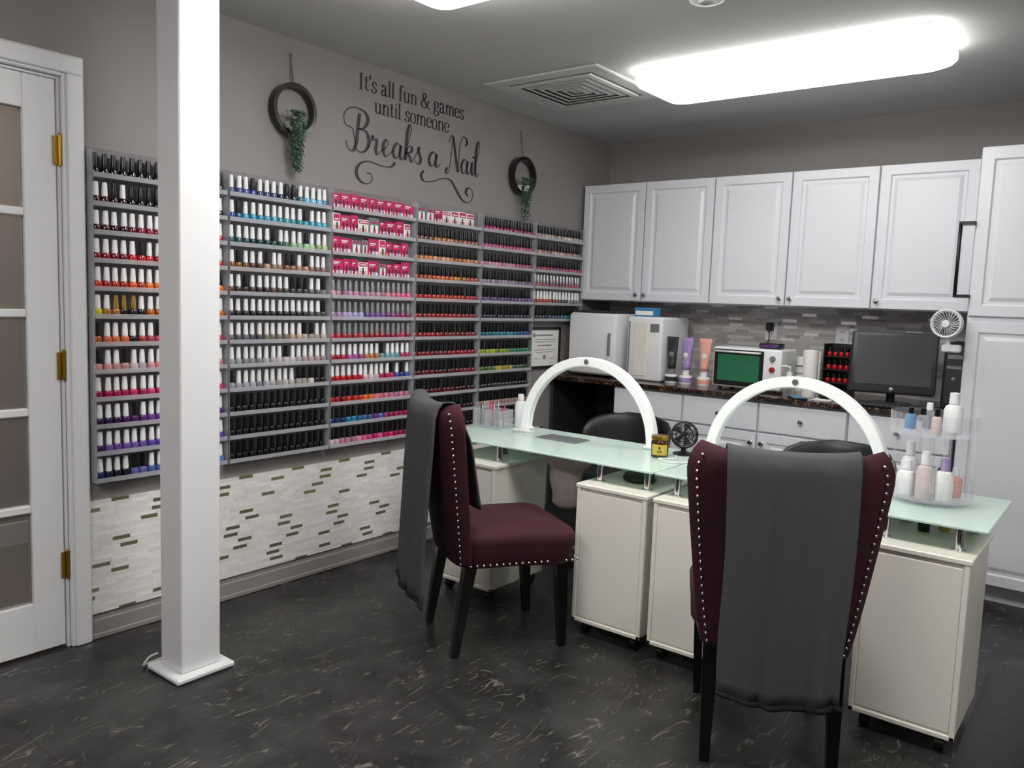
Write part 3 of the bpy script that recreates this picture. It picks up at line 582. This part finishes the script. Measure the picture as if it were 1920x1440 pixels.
# ------------------------------------------------------------ burgundy chairs
nm_=G().sph((0,0,0),.0055,8).obj('tmp','chrome');NAIL=nm_.data;bpy.data.objects.remove(nm_);NAIL.name='nailhead'
def hwf(v):
    v=max(0,v);return (.205+.08*v**.8)*(1-.16*max(0,(v-.82)/.18)**2.5)
def ztop(u): return .925+.03*abs(u)**2.5
def ymid(u,v): v=max(0,v);return -.20-.11*v+.055*abs(u)**2.5*(.3+.7*v)
def chair(loc,rz,towel):
    o=thing('dining_chair','burgundy velvet wingback chair with silver nailheads and black legs','chair',(*loc,0),rz,group='burgundy velvet customer chairs')
    def se(hw,hd,z,cy=.02,n=32):
        out=[]
        for i in range(n):
            t=2*math.pi*i/n;c,s=math.cos(t),math.sin(t);k=.28
            x=math.copysign(abs(c)**k,c)*hw*(1.08 if s>0 else .95);y=math.copysign(abs(s)**k,s)*hd+cy;out.append((x,y,z))
        return out
    G().loft([se(.205,.21,.335),se(.212,.222,.34),se(.214,.224,.40),se(.218,.228,.42),se(.22,.23,.44),se(.212,.222,.458),se(.19,.20,.47),se(.13,.14,.478),se(.05,.05,.48)]).obj('seat','velvet',o)
    rings=[];nu=14
    for iv in range(25):
        v=1-(1-iv/24)**1.25
        T=.062*math.sqrt(max(.02,1-max(0,(v-.92)/.08)**2));hw=hwf(v);ring=[]
        for sd in (1,-1):
            for k in range(nu+1):
                u=(-1+2*k/nu)*sd;th=T*math.sqrt(max(.04,1-abs(u)**8));ring.append((u*hw,ymid(u,v)+sd*th/2,.345+(ztop(u)-.345)*v))
        rings.append(ring)
    G().loft(rings).obj('backrest','velvet',o)
    def nail(x,y,z):
        q=bpy.data.objects.new('nailhead',NAIL);COL.objects.link(q);q.parent=o;q.location=(x,y,z)
    for sx in (-1,1):
        for k in range(24):
            v=.02+.93*k/23;u=.90*sx;nail(u*hwf(v),ymid(u,v)-.0315*math.sqrt(1-.9**8)-.001,.345+(ztop(u)-.345)*v)
    for k in range(17):
        t=-1+2*k/16;nail(t*.215,.2435,.350)
        for sx in (-1,1): nail(sx*(.2135+.010*t),.02+t*.2,.350)
    for (sx,y0,y1,x0,x1) in ((-1,.185,.205,.19,.185),(1,.185,.205,.19,.185),(-1,-.175,-.225,.175,.177),(1,-.175,-.225,.175,.177)):
        def q(x,y,z,a): return [(x-a,y-a,z),(x+a,y-a,z),(x+a,y+a,z),(x-a,y+a,z)]
        G().loft([q(sx*x1,y1,.001,.014),q(sx*(x0+x1)/2,(y0+y1)/2,.18,.019),q(sx*x0,y0,.345,.023)],0,False).obj('leg','blackwood',o)
    xc,tw,zf,zb,ph,fo=towel
    g=G();path=[('f',zf+(.93-zf)*k/10) for k in range(10)]+[('t',k/5) for k in range(6)]+[('b',.93-(.93-zb)*k/20) for k in range(1,21)]
    rows=[]
    for j,(s,a) in enumerate(path):
        row=[]
        for i in range(33):
            tt=-1+2*i/32;x=xc+tt*tw
            if s=='b': f=(.93-a)/(.93-zb);x=xc+tt*tw*(1-.08*f)+.010*math.sin(a*8+ph)*f
            u=max(-1,min(1,x/hwf(.93)));zt=ztop(u)
            rip=.0035*math.sin(tt*5+ph)+.002*math.sin(tt*11+ph*2)
            yf=ymid(u,.95)+.036;yb=ymid(u,.95)-.040
            if s=='f':
                v=(a-.345)/(zt-.345);uu=max(-1,min(1,x/hwf(v)));y=ymid(uu,v)+.040+abs(rip)*.5+fo*min(1,(.93-a)*8);z=a
            elif s=='t':
                y=yf+(yb-yf)*a;z=zt+.010+.010*math.sin(math.pi*a)
                if a in (0,1): z=.935
            else:
                f=(.93-a)/(.93-zb);y=yb-.006-abs(rip)*(1+2.5*f)-.012*f+.012*f*math.sin(tt*3+ph);z=a-.014*f*math.sin(tt*2.5+ph)
            row.append((x,y,z))
        rows.append(row)
    g.loft(rows,0,True,False,False)
    tw_=g.obj('towel','towel');tw_.location=(*loc,0);tw_.rotation_euler=(0,0,rz);tw_['label']='charcoal grey fleece towel draped over the burgundy chair back';tw_['category']='towel';tw_['group']='grey towels on the chairs'
    md=tw_.modifiers.new('s','SOLIDIFY');md.thickness=.006;md.offset=1
    g=G();last=rows[-1]
    for k in range(len(last)-1):
        for m in range(3):
            f=m/3;p=[last[k][j]*(1-f)+last[k+1][j]*f for j in range(3)];g.tube([p,(p[0]+.002,p[1]-.004,p[2]-.008),(p[0]+.007,p[1],p[2]-.014),(p[0]+.009,p[1]+.002,p[2]-.002)],.0034,5)
    g.obj('fringe','fray',tw_,label='dark crocheted edge')
chair((-1.945,2.44),math.radians(-31),(.0,.20,.56,.22,.4,.035))
chair((-.855,2.43),math.radians(26.8),(.0,.172,.60,.27,1.7,.004))
# ------------------------------------------------------------ black technician chairs
def techchair(loc,rz):
    o=thing('office_chair','black leather swivel chair with low rounded back and casters','chair',(*loc,0),rz,group='black technician chairs')
    g=G();g.loft([[(.20*s*math.cos(t),.20*s*math.sin(t),z) for t in [2*math.pi*i/28 for i in range(28)]] for (s,z) in ((.9,.40),(1.03,.41),(1.08,.43),(1.05,.46),(.9,.478),(.5,.485))]);g.obj('seat','leather',o)
    rings=[]
    for iv in range(13):
        v=iv/12;hw=math.radians(78)*math.sqrt(max(.02,1-(abs(v-.45)/.56)**2.6));ring=[];T=.022*math.sqrt(max(.03,1-(2*v-1)**6))
        for side in (1,-1):
            for k in range(17):
                u=(-1+2*k/16)*side;t=u*hw+math.pi/2;th=T*math.sqrt(max(.05,1-u**6));rr=.235+.03*v+side*th
                ring.append((rr*math.cos(t),rr*math.sin(t)*.9,.50+.25*v))
        rings.append(ring)
    G().loft(rings).obj('backrest','leather',o)
    g=G();g.box(-.03,.03,.16,.235,.40,.42,.004);g.box(-.03,.03,.222,.24,.40,.60,.004);g.obj('back_bracket','black',o)
    g=G();g.cyl((0,0,.07),(0,0,.40),.028,seg=16);g.obj('gas_column','chrome',o)
    g=G()
    for k in range(5):
        t=k*2*math.pi/5+.3;g.tube([(0,0,.09),(.12*math.cos(t),.12*math.sin(t),.085),(.24*math.cos(t),.24*math.sin(t),.066)],[.022,.018,.013],8)
    g.obj('star_base','chrome',o)
    for k in range(5):
        t=k*2*math.pi/5+.3;x,y=.24*math.cos(t),.24*math.sin(t);g=G();g.cyl((x-.015*math.sin(t),y+.015*math.cos(t),.027),(x+.015*math.sin(t),y-.015*math.cos(t),.027),.025,seg=14);g.obj('caster','black',o)
techchair((-2.08,3.56),0);techchair((-1.02,3.52),-.1)
o=thing('salon_armchair','black upholstered salon armchair with padded sides','chair',(.20,1.62,0))
g=G();g.box(-.26,.26,-.26,.26,.22,.44,.05,seg=4);g.obj('seat','towel' if 0 else 'fray',o)
g=G();g.box(-.26,.26,-.36,-.24,.20,.85,.05,seg=4);g.obj('backrest','fray',o)
for sx in (-1,1):
    g=G();g.loft([[(sx*.33+dx*.055,y,z) for (dx,z,y) in ((-1,.10,yy),(1,.10,yy),(1,zz-.03,yy),(.5,zz,yy),(-.5,zz,yy),(-1,zz-.03,yy))] for (yy,zz) in ((-.34,.60),(-.1,.64),(.15,.66),(.28,.63),(.34,.50))]);g.obj('armrest','fray',o)
for (x,y) in ((-.3,-.3),(.3,-.3),(-.3,.22),(.3,.22)): G().cyl((x,y,.001),(x,y,.2),.015,.02).obj('leg','blackwood',o)
# ------------------------------------------------------------ desk items
ZT=.7005
def bottle(x,y,z,r,h,bodym,capm_,name='bottle',label='white plastic bottle on the desk',cat='bottle',capf=.3,group=None):
    o=thing(name,label,cat,(x,y,z),group=group)
    hb=h*(1-capf);G().lathe([(0,0),(r*.95,0),(r,.003),(r,hb*.8),(r*.8,hb*.94),(r*.45,hb),(0,hb)],seg=18).obj('body',bodym,o)
    G().lathe([(r*.5,hb),(r*.5,hb+.002),(r*.55,hb+.003),(r*.5,h-.002),(0,h)],seg=16).obj('cap',capm_,o);return o
o=thing('candle_jar','amber glass candle jar with yellow label on the glass top','candle',(-1.545,2.99,ZT))
G().lathe([(0,0),(.034,0),(.036,.004),(.036,.062),(.033,.07),(.030,.073),(.028,.07),(.028,.055),(0,.055)],seg=24).obj('jar','amber',o)
G().lathe([(.034,.072),(.036,.074),(.036,.088),(.034,.09),(0,.09)],seg=24).obj('lid','brass',o)
g=G();n=16
for k in range(n):
    t0=math.radians(-120+k*110/n);t1=math.radians(-120+(k+1)*110/n);g.poly([(.0366*math.cos(t0),.0366*math.sin(t0),.012),(.0366*math.cos(t1),.0366*math.sin(t1),.012),(.0366*math.cos(t1),.0366*math.sin(t1),.056),(.0366*math.cos(t0),.0366*math.sin(t0),.056)])
t=math.radians(-66);g.sph((.0368*math.cos(t),.0368*math.sin(t),.042),.006,10,1,(1,.2,1))
for zz in (.022,.028):
    A=[];B=[]
    for k in range(6):
        t=math.radians(-80+k*6);A.append((.0369*math.cos(t),.0369*math.sin(t),zz));B.append((.0369*math.cos(t),.0369*math.sin(t),zz+.003))
    g.loft([A,B],1,False,False,False)
g.obj('label_sticker',['ylabel','black'],o)
o=thing('desk_fan','small black cage fan on the glass desk','fan',(-1.50,3.12,ZT),.5)
g=G();g.lathe([(0,0),(.045,0),(.045,.006),(.012,.014),(.01,.03)],seg=20);g.obj('base','black',o)
g=G();Mx=Matrix.Rotation(math.pi/2,4,'X')
for rr,dd in ((.055,0),(.056,.012),(.05,.024),(.035,.032),(.018,.036),(.05,-.012),(.035,-.02)):
    g.tube([(rr*math.cos(t),-dd,.085+rr*math.sin(t)) for t in [2*math.pi*i/24 for i in range(24)]],.0022,5,closed=True)
for k in range(12):
    t=k*math.pi/6;g.tube([(.0,-.036,.085),(.035*math.cos(t),-.032,.085+.035*math.sin(t)),(.056*math.cos(t),-.006,.085+.056*math.sin(t)),(.035*math.cos(t),.02,.085+.035*math.sin(t)),(0,.024,.085)],.0016,4)
g.obj('cage','black',o)
g=G()
for k in range(5):
    t=k*2*math.pi/5;c=lambda r,a,y:(r*math.cos(a),y,.085+r*math.sin(a));g.poly([c(.01,t,0),c(.046,t-.3,-.008),c(.048,t+.35,.008),c(.01,t+.7,0)])
g.sph((0,0,.085),.012,10);g.obj('blade','dgrey',o)
g=G();g.box(-.11,.11,-.06,.06,0,.004,.001)
for k in range(15): g.box(-.1,.1,-.052+k*.0075,-.052+k*.0075+.003,.004,.006)
thing('dust_collector_grille','grey slotted dust extractor grille on the glass top','nail dust collector',(-2.06,3.03,ZT),g=g,mats='grey')
g=G();rings=[]
for (z,a,b) in ((.688,.10,.055),(.66,.12,.065),(.62,.115,.06),(.60,.085,.05),(.54,.075,.045),(.48,.06,.035),(.44,.065,.035),(.42,.04,.02)):
    rings.append([(a*math.cos(t)*(1+.08*math.sin(5*t+z*30)),b*math.sin(t)*(1+.1*math.cos(4*t)),z) for t in [2*math.pi*i/24 for i in range(24)]])
g.loft(rings);thing('dust_bag','pale pinkish cloth dust bag hanging under the glass top','bag',(-1.96,2.92,0),g=g,mats='cloth')
def openbox(w,d,h,t=.003):
    g=G();g.box(-w/2,w/2,-d/2,d/2,0,t)
    for a in ((-w/2,w/2,-d/2,-d/2+t),(-w/2,w/2,d/2-t,d/2),(-w/2,-w/2+t,-d/2+t,d/2-t),(w/2-t,w/2,-d/2+t,d/2-t),(-.001,.001,-d/2+t,d/2-t)): g.box(*a,t,h)
    return g
thing('desk_organizer','clear acrylic desk organizer holding nail tools','organizer',(-2.50,3.06,ZT),g=openbox(.16,.12,.09),mats='acryl')
for k in range(9):
    g=G();x=-.065+k*.0155;x+=.004 if k>4 else 0;g.tube([(0,0,0),(random.uniform(-.008,.008),random.uniform(-.01,.01),.10+random.uniform(0,.035))],[.004,.003],6)
    thing('nail_tool',('black','silver','pink')[k%3]+' manicure tool standing in the organizer','nail tool',(-2.50+x,3.06+random.uniform(-.03,.03),ZT+.004),group='tools in the organizer',g=g,mats=('black','steel','pink')[k%3])
bottle(-2.415,3.17,ZT,.03,.165,'white','white',label='white pump bottle beside the arch lamp',capf=.2)
g=G();g.tube(catmull([(0,0,.01),(.05,.0,.014),(.1,.01,.012)]),[.007]*6+[.009]*4+[.006]*3,8)
thing('nail_drill','white electric nail drill lying on the glass','nail drill',(-2.34,3.02,ZT),g=g,mats='white')
g=G();g.tube(catmull([(-1.50,3.05,.705),(-1.47,2.98,.705),(-1.52,2.93,.705),(-1.44,2.9,.705),(-1.38,2.98,.705),(-1.40,3.08,.705)]),.003,6)
thing('charging_cable','white cable coiled on the desk','cable',g=g,mats='white')
g=G();g.box(-.03,.03,-.02,.02,0,.02,.006,seg=3);thing('tape_dispenser','small white plastic box on the desk','plastic box',(-1.34,3.0,ZT),g=g,mats='white')
g=G();g.lathe([(0,0),(.06,0),(.07,.012),(.06,.03),(.02,.035),(0,.035)],seg=24);thing('foot_pedal','round black device on the cabinet under the glass','device',(-1.56,2.86,.616),g=g,mats='black')
cx,cy=-.535,3.0
o=thing('rotating_organizer','clear ribbed acrylic two-tier rotating organizer on the desk','organizer',(cx,cy,ZT))
def ribring(r,z0,z1):
    g=G();n=60;A=[]
    for z in (z0,z1):
        A.append([((r+(.0025 if i%2 else 0))*math.cos(2*math.pi*i/n),(r+(.0025 if i%2 else 0))*math.sin(2*math.pi*i/n),z) for i in range(n)])
    g.loft(A,0,False,False);return g
g=G();g.lathe([(0,0),(.10,0),(.10,.012),(.132,.014),(.132,.02),(0,.02)],seg=40);g.obj('base','acryl',o)
ribring(.132,.02,.085).obj('lower_tray','acryl',o)
g=ribring(.132,.235,.30);g.lathe([(0,.229),(.132,.229),(.132,.235),(0,.235)],seg=40);g.obj('upper_tray','acryl',o)
g=G()
for k in range(4):
    t=k*math.pi/2+.5;g.cyl((.118*math.cos(t),.118*math.sin(t),.02),(.118*math.cos(t),.118*math.sin(t),.23),.005,seg=8)
g.cyl((0,0,.02),(0,0,.30),.008);g.obj('support_rod','acryl',o)
for (dx,dy,up,r,h,bm_,cm_,lb) in ((-.06,-.06,0,.030,.12,'white','white','white plastic bottle in the lower tray'),(.0,-.085,0,.026,.16,'cloth','white','pale bottle in the lower tray'),(.055,-.06,0,.028,.14,'paper','lav','white tube with lavender top in the lower tray'),(-.07,.03,0,.028,.17,'white','white','tall white bottle in the lower tray'),(.075,.02,0,.022,.10,'pinkl','white','small pink bottle in the lower tray'),
   (.05,.03,1,.03,.135,'white','white','white bottle with ribbed cap on the upper tray'),(-.03,-.03,1,.018,.08,'acryl','capb','small clear bottle with black cap on the upper tray'),(-.075,.01,1,.018,.075,'blue','capb','small blue bottle with black cap on the upper tray'),(.02,-.07,1,.016,.085,'cloth','capb','nail polish bottle with black cap on the upper tray'),(-.03,.07,1,.02,.09,'grey','white','small grey bottle on the upper tray')):
    bottle(cx+dx,cy+dy,ZT+(.2355 if up else .0205),r,h,bm_,cm_,label=lb,group='bottles in the rotating organizer')
bottle(-.52,2.90,.616,.018,.05,'black','black',label='small black bottle under the glass top');bottle(-.47,2.96,.616,.016,.045,'ylabel','white',label='small yellowish bottle under the glass top')
bottle(-2.30,2.90,.616,.02,.05,'grey','black',label='small grey bottle under the glass top')
# ------------------------------------------------------------ counter items
ZC=.8655
o=thing('towel_warmer','white towel warmer cabinet with dark top edge on the counter','appliance',(-2.93,4.33,ZC))
g=G();g.box(0,.34,.015,.33,.01,.40,.012,seg=3);g.obj('body','white',o)
G().box(.004,.336,0,.014,.02,.39,.006,seg=2).obj('door','white',o);G().box(.01,.33,.02,.32,.4,.415,.004).obj('top_panel','dgrey',o)
G().box(.30,.315,-.018,-.001,.14,.28,.004).obj('handle','grey',o)
for (x,y) in ((.03,.04),(.31,.04),(.03,.3),(.31,.3)): G().cyl((x,y,0),(x,y,.012),.012).obj('foot','black',o)
g=G();g.box(-.07,.07,-.04,.04,0,.055,.003,mi=0);g.box(-.06,.06,-.0405,-.04,.01,.035,mi=1)
thing('glove_box','blue and white box of gloves on the appliance','box',(-2.44,4.46,ZC+.3905),g=g,mats=['blue','paper'])
o=thing('wax_heater','white countertop appliance with dark front recess','appliance',(-2.53,4.38,ZC))
G().box(0,.24,0,.36,0,.39,.015,seg=3).obj('body','white',o);G().box(.012,.022,-.004,.001,.02,.36,.002).obj('side_slot','grey',o);G().box(.05,.14,-.004,.001,.03,.36,.002).obj('front_cover','cream',o);G().box(.16,.22,-.004,.001,.30,.35,.003).obj('control_panel','grey',o)
for k,(x,c,l) in enumerate(((-2.235,'dgrey','dark grey'),(-2.14,'lav','lavender'),(-2.025,'pinkl','peach pink'))):
    g=G();g.lathe([(0,0),(.036,0),(.038,.003),(.038,.05),(.036,.053),(0,.053)],seg=22,mi=0);g.lathe([(.0385,.012),(.0385,.04)],seg=22,mi=1)
    thing('cream_jar','white round jar with '+l+' band on the counter','jar',(x,4.42,ZC),group='jars on the counter',g=g,mats=['white',c])
    g=G();rings=[]
    for f in range(9):
        q=f/8;a=.024+.016*q;b=.024*(1-q)+.003;z=.035+.19*q
        rings.append([(a*math.cos(t),b*math.sin(t),z) for t in [2*math.pi*i/20 for i in range(20)]])
    g.loft(rings,mi=0);g.lathe([(0,0),(.02,0),(.022,.033),(.02,.036)],seg=18,mi=1)
    g.sph((0,-.0155,.12),.016,14,1,(1,.25,1));g.box(-.018,.018,-.0185,-.0145,.075,.08,mi=1)
    thing('lotion_tube',l+' lotion tube standing on its cap on a jar','lotion tube',(x,4.42,ZC+.0535),group='lotion tubes on the jars',g=g,mats=[c,'white' if c!='dgrey' else 'grey'])
o=thing('uv_sterilizer','white toaster-style sterilizer with green lit window','appliance',(-1.96,4.38,ZC),.0)
g=G();g.box(0,.40,.012,.26,.012,.24,.012,seg=3);g.obj('body','white',o)
g=G();g.box(.012,.30,0,.012,.025,.228,.004);g.obj('door','black',o);G().box(.035,.28,-.002,.001,.05,.2,.001).obj('window','green',o)
g=G();g.tube([(.03,-.001,.216),(.03,-.025,.216),(.285,-.025,.216),(.285,-.001,.216)],.006);g.obj('handle','white',o)
for z in (.19,.13,.07):
    g=G();Mx=Matrix.Rotation(math.pi/2,4,'X');g.lathe([(0,.015),(.014,.014),(.016,0)],(.35,.012,z),16,0,Mx);g.obj('dial','red' if z==.13 else 'grey',o)
for (x,y) in ((.04,.04),(.36,.04),(.04,.22),(.36,.22)): G().cyl((x,y,0),(x,y,.014),.012).obj('foot','black',o)
g=G();g.box(-.06,.06,-.045,.045,0,.03,.008,mi=0,seg=2);g.box(-.05,.05,-.046,-.0455,.008,.022,mi=1);thing('label_maker','black and purple gadget on top of the sterilizer','gadget',(-1.66,4.5,ZC+.2405),g=g,mats=['black','purple'])
o=bottle(-1.50,4.36,ZC,.03,.13,'acryl','white',label='clear spray bottle with white nozzle')
g=G();g.tube([(0,0,.13),(0,0,.155),(-.02,-.02,.16),(-.045,-.03,.155)],.006);g.obj('nozzle','white',o)
for k,(x,h,w) in enumerate(((-1.56,.20,.11),(-1.50,.235,.1))):
    g=G();g.box(-w/2,w/2,-.002,.002,0,h);g.box(-w/2+.015,w/2-.015,-.003,-.002,h*.7,h*.75,mi=1);g.box(-w/2+.015,w/2-.02,-.003,-.002,h*.5,h*.53,mi=1)
    thing('paper_card','white printed card leaning at the wall','card',(x,4.66+.05*k,ZC),g=g,mats=['paper','grey'],group='cards on the counter')
o=thing('paper_towel_roll','white paper towel roll standing on the counter','paper towel',(-1.405,4.40,ZC))
G().lathe([(0,0),(.038,0),(.039,.002),(.039,.25),(.02,.252),(.018,.25)],seg=28).obj('roll','paper',o);G().lathe([(.018,.2),(.018,.254),(0,.254)],seg=16).obj('core','cream',o)
o=thing('counter_polish_stand','black stepped stand with red nail polish bottles','display stand',(-1.285,4.44,ZC))
g=G();g.box(-.07,.07,0,.13,0,.01,.002);g.box(-.07,-.064,0,.13,.01,.29);g.box(.064,.07,0,.13,.01,.29);g.box(-.064,.064,.122,.13,.01,.29)
for k in range(4): g.box(-.064,.064,.01,.122,.01+.07*k,.016+.07*k)
g.obj('frame','black',o)
for k in range(4):
    for j in range(4):
        g=G();g.lathe(BP,seg=10,mi=0);g.lathe([(a,b*.75+.01) for a,b in CP],seg=8,mi=1)
        for i_,v in enumerate(g.V): g.V[i_]=(v[0]*.85,v[1]*.85,v[2]*.7)
        thing('stand_polish_bottle','small dark red nail polish bottle with black cap','nail polish',(-1.333+j*.031,4.475,ZC+.0165+.07*k),group='polish bottles on the black stand',g=g,mats=['red','capb'])
o=thing('computer_monitor','dark grey flat computer monitor on a stand, switched off','monitor',(-1.0,4.42,ZC),.22)
Mt=Matrix.Translation((0,0,.205))@Matrix.Rotation(-.12,4,'X')
g=G();g.box(-.20,.20,-.02,.025,-.15,.165,.012,M4=Mt,seg=2);g.obj('bezel','dgrey',o);g=G();g.box(-.175,.175,-.0225,-.0205,-.105,.143,M4=Mt);g.obj('screen','screen',o)
g=G();g.sph(tuple(Mt@Vector((0,-.0225,-.13))),.012,12,0,(1,.2,1));g.obj('badge','steel',o)
g=G();g.cyl((0,.05,.012),(0,.045,.2),.02,seg=12);g.lathe([(0,0),(.1,0),(.1,.008),(.02,.016),(0,.016)],(0,.04,0),28);g.obj('stand','black',o)
g=G();g.box(-.2,.2,-.06,.06,0,.016,.004)
for r_ in range(5):
    for c_ in range(15): g.box(-.19+c_*.0255,-.19+c_*.0255+.021,-.05+r_*.02,-.05+r_*.02+.016,.016,.021,mi=1)
thing('keyboard','black computer keyboard on the granite counter','keyboard',(-1.0,4.27,ZC),.05,g=g,mats=['black','dgrey'])
g=G();g.sph((0,0,.0),.03,16,0,(.9,1.5,.9));g.V=[(v[0],v[1],max(v[2],0)) for v in g.V];thing('computer_mouse','black computer mouse beside the keyboard','mouse',(-.755,4.27,ZC),g=g,mats='black')
o=thing('computer_tower','slim black desktop computer standing upright','computer',(-.735,4.50,ZC))
G().box(-.05,.05,0,.3,0,.33,.005).obj('case','black',o);g=G();g.box(-.04,.04,-.006,0,.02,.31,.003);g.obj('front_panel','dgrey',o)
g=G();g.box(-.032,.032,-.008,-.006,.25,.27);g.box(-.032,.032,-.008,-.006,.2,.215);g.sph((0,-.007,.15),.01,10,0,(1,.3,1));g.obj('drive_slot','grey',o)
g=G();g.box(-.035,.035,-.07,.07,0,.008,.003,mi=0);g.box(-.03,.03,-.062,.062,.008,.0085,mi=1);thing('smartphone','smartphone with lit blue screen lying on the counter','phone',(-1.42,4.27,ZC),.6,g=g,mats=['black','blue'])
g=G();g.box(-.035,.035,-.045,.045,0,.05,.01,seg=3,mi=0);g.box(-.025,.025,-.0455,-.045,.015,.04,mi=1);thing('card_reader','white card reader on the counter','card reader',(-1.25,4.36,ZC),.3,g=g,mats=['white','dgrey'])
g=G();g.tube(catmull([(-1.34,4.24,.870),(-1.29,4.22,.872),(-1.24,4.25,.870),(-1.28,4.29,.870),(-1.34,4.29,.870),(-1.33,4.34,.870)]),.0035,6);thing('usb_cable','white cable lying on the counter','cable',g=g,mats='white')
def outlet(x,z,n):
    g=G();g.box(-.037,.037,-.006,0,-.058,.058,.002,mi=0)
    for zz in (-.022,.022):
        g.box(-.016,.016,-.009,-.006,zz-.014,zz+.014,.002,mi=0);g.box(-.008,-.005,-.0095,-.009,zz-.006,zz+.006,mi=1);g.box(.005,.008,-.0095,-.009,zz-.006,zz+.006,mi=1)
    thing('wall_outlet','white electrical outlet plate on the backsplash','outlet',(x,YB-.0085,z),g=g,mats=['white','black'],group='outlets on the backsplash')
outlet(-1.80,1.2,0);outlet(-1.38,1.19,1)
o=thing('power_adapter','black plug adapter in the backsplash outlet','plug',(-1.80,YB-.0185,1.225));G().box(-.02,.02,-.035,0,-.025,.025,.004).obj('body','black',o)
g=G();g.tube(catmull([(0,-.03,-.02),(.01,-.05,-.08),(-.02,-.04,-.18),(.02,-.06,-.28)]),.003,6);g.obj('cord','black',o)
# ------------------------------------------------------------ lights
def area(name,loc,rot,sx,sy,e,c=(1,.98,.95)):
    l=bpy.data.lights.new(name,'AREA');l.shape='RECTANGLE';l.size=sx;l.size_y=sy;l.energy=e;l.color=c
    o=bpy.data.objects.new(name,l);COL.objects.link(o);o.location=loc;o.rotation_euler=rot;return o
area('hall_fill_light',(XL-.8,1.0,2.35),(0,0,0),.5,1.5,24,(1,.95,.9))  # unseen fill light added to brighten the hall behind the door glass
w=bpy.data.worlds.new('w');bpy.context.scene.world=w;w.use_nodes=True;w.node_tree.nodes['Background'].inputs[0].default_value=(.6,.62,.65,1);w.node_tree.nodes['Background'].inputs[1].default_value=.3
# ------------------------------------------------------------ camera
yaw,pitch,roll=.6629,.102,.0365
f=Vector((-math.sin(yaw)*math.cos(pitch),math.cos(yaw)*math.cos(pitch),-math.sin(pitch)));r0=Vector((math.cos(yaw),math.sin(yaw),0));u0=r0.cross(f)
r=r0*math.cos(roll)+u0*math.sin(roll);u=u0*math.cos(roll)-r0*math.sin(roll)
cam=bpy.data.cameras.new('camera');co=bpy.data.objects.new('camera',cam);COL.objects.link(co)
co.matrix_world=Matrix(((r.x,u.x,-f.x,0),(r.y,u.y,-f.y,0),(r.z,u.z,-f.z,1.32),(0,0,0,1)))
cam.sensor_width=36;cam.lens=1513.8/1920*36;cam.clip_start=.02
bpy.context.scene.camera=co
vs=bpy.context.scene.view_settings
try: vs.view_transform='Standard';vs.look='None'
except Exception as e: print(e)
print('individual bottles',n_ind)
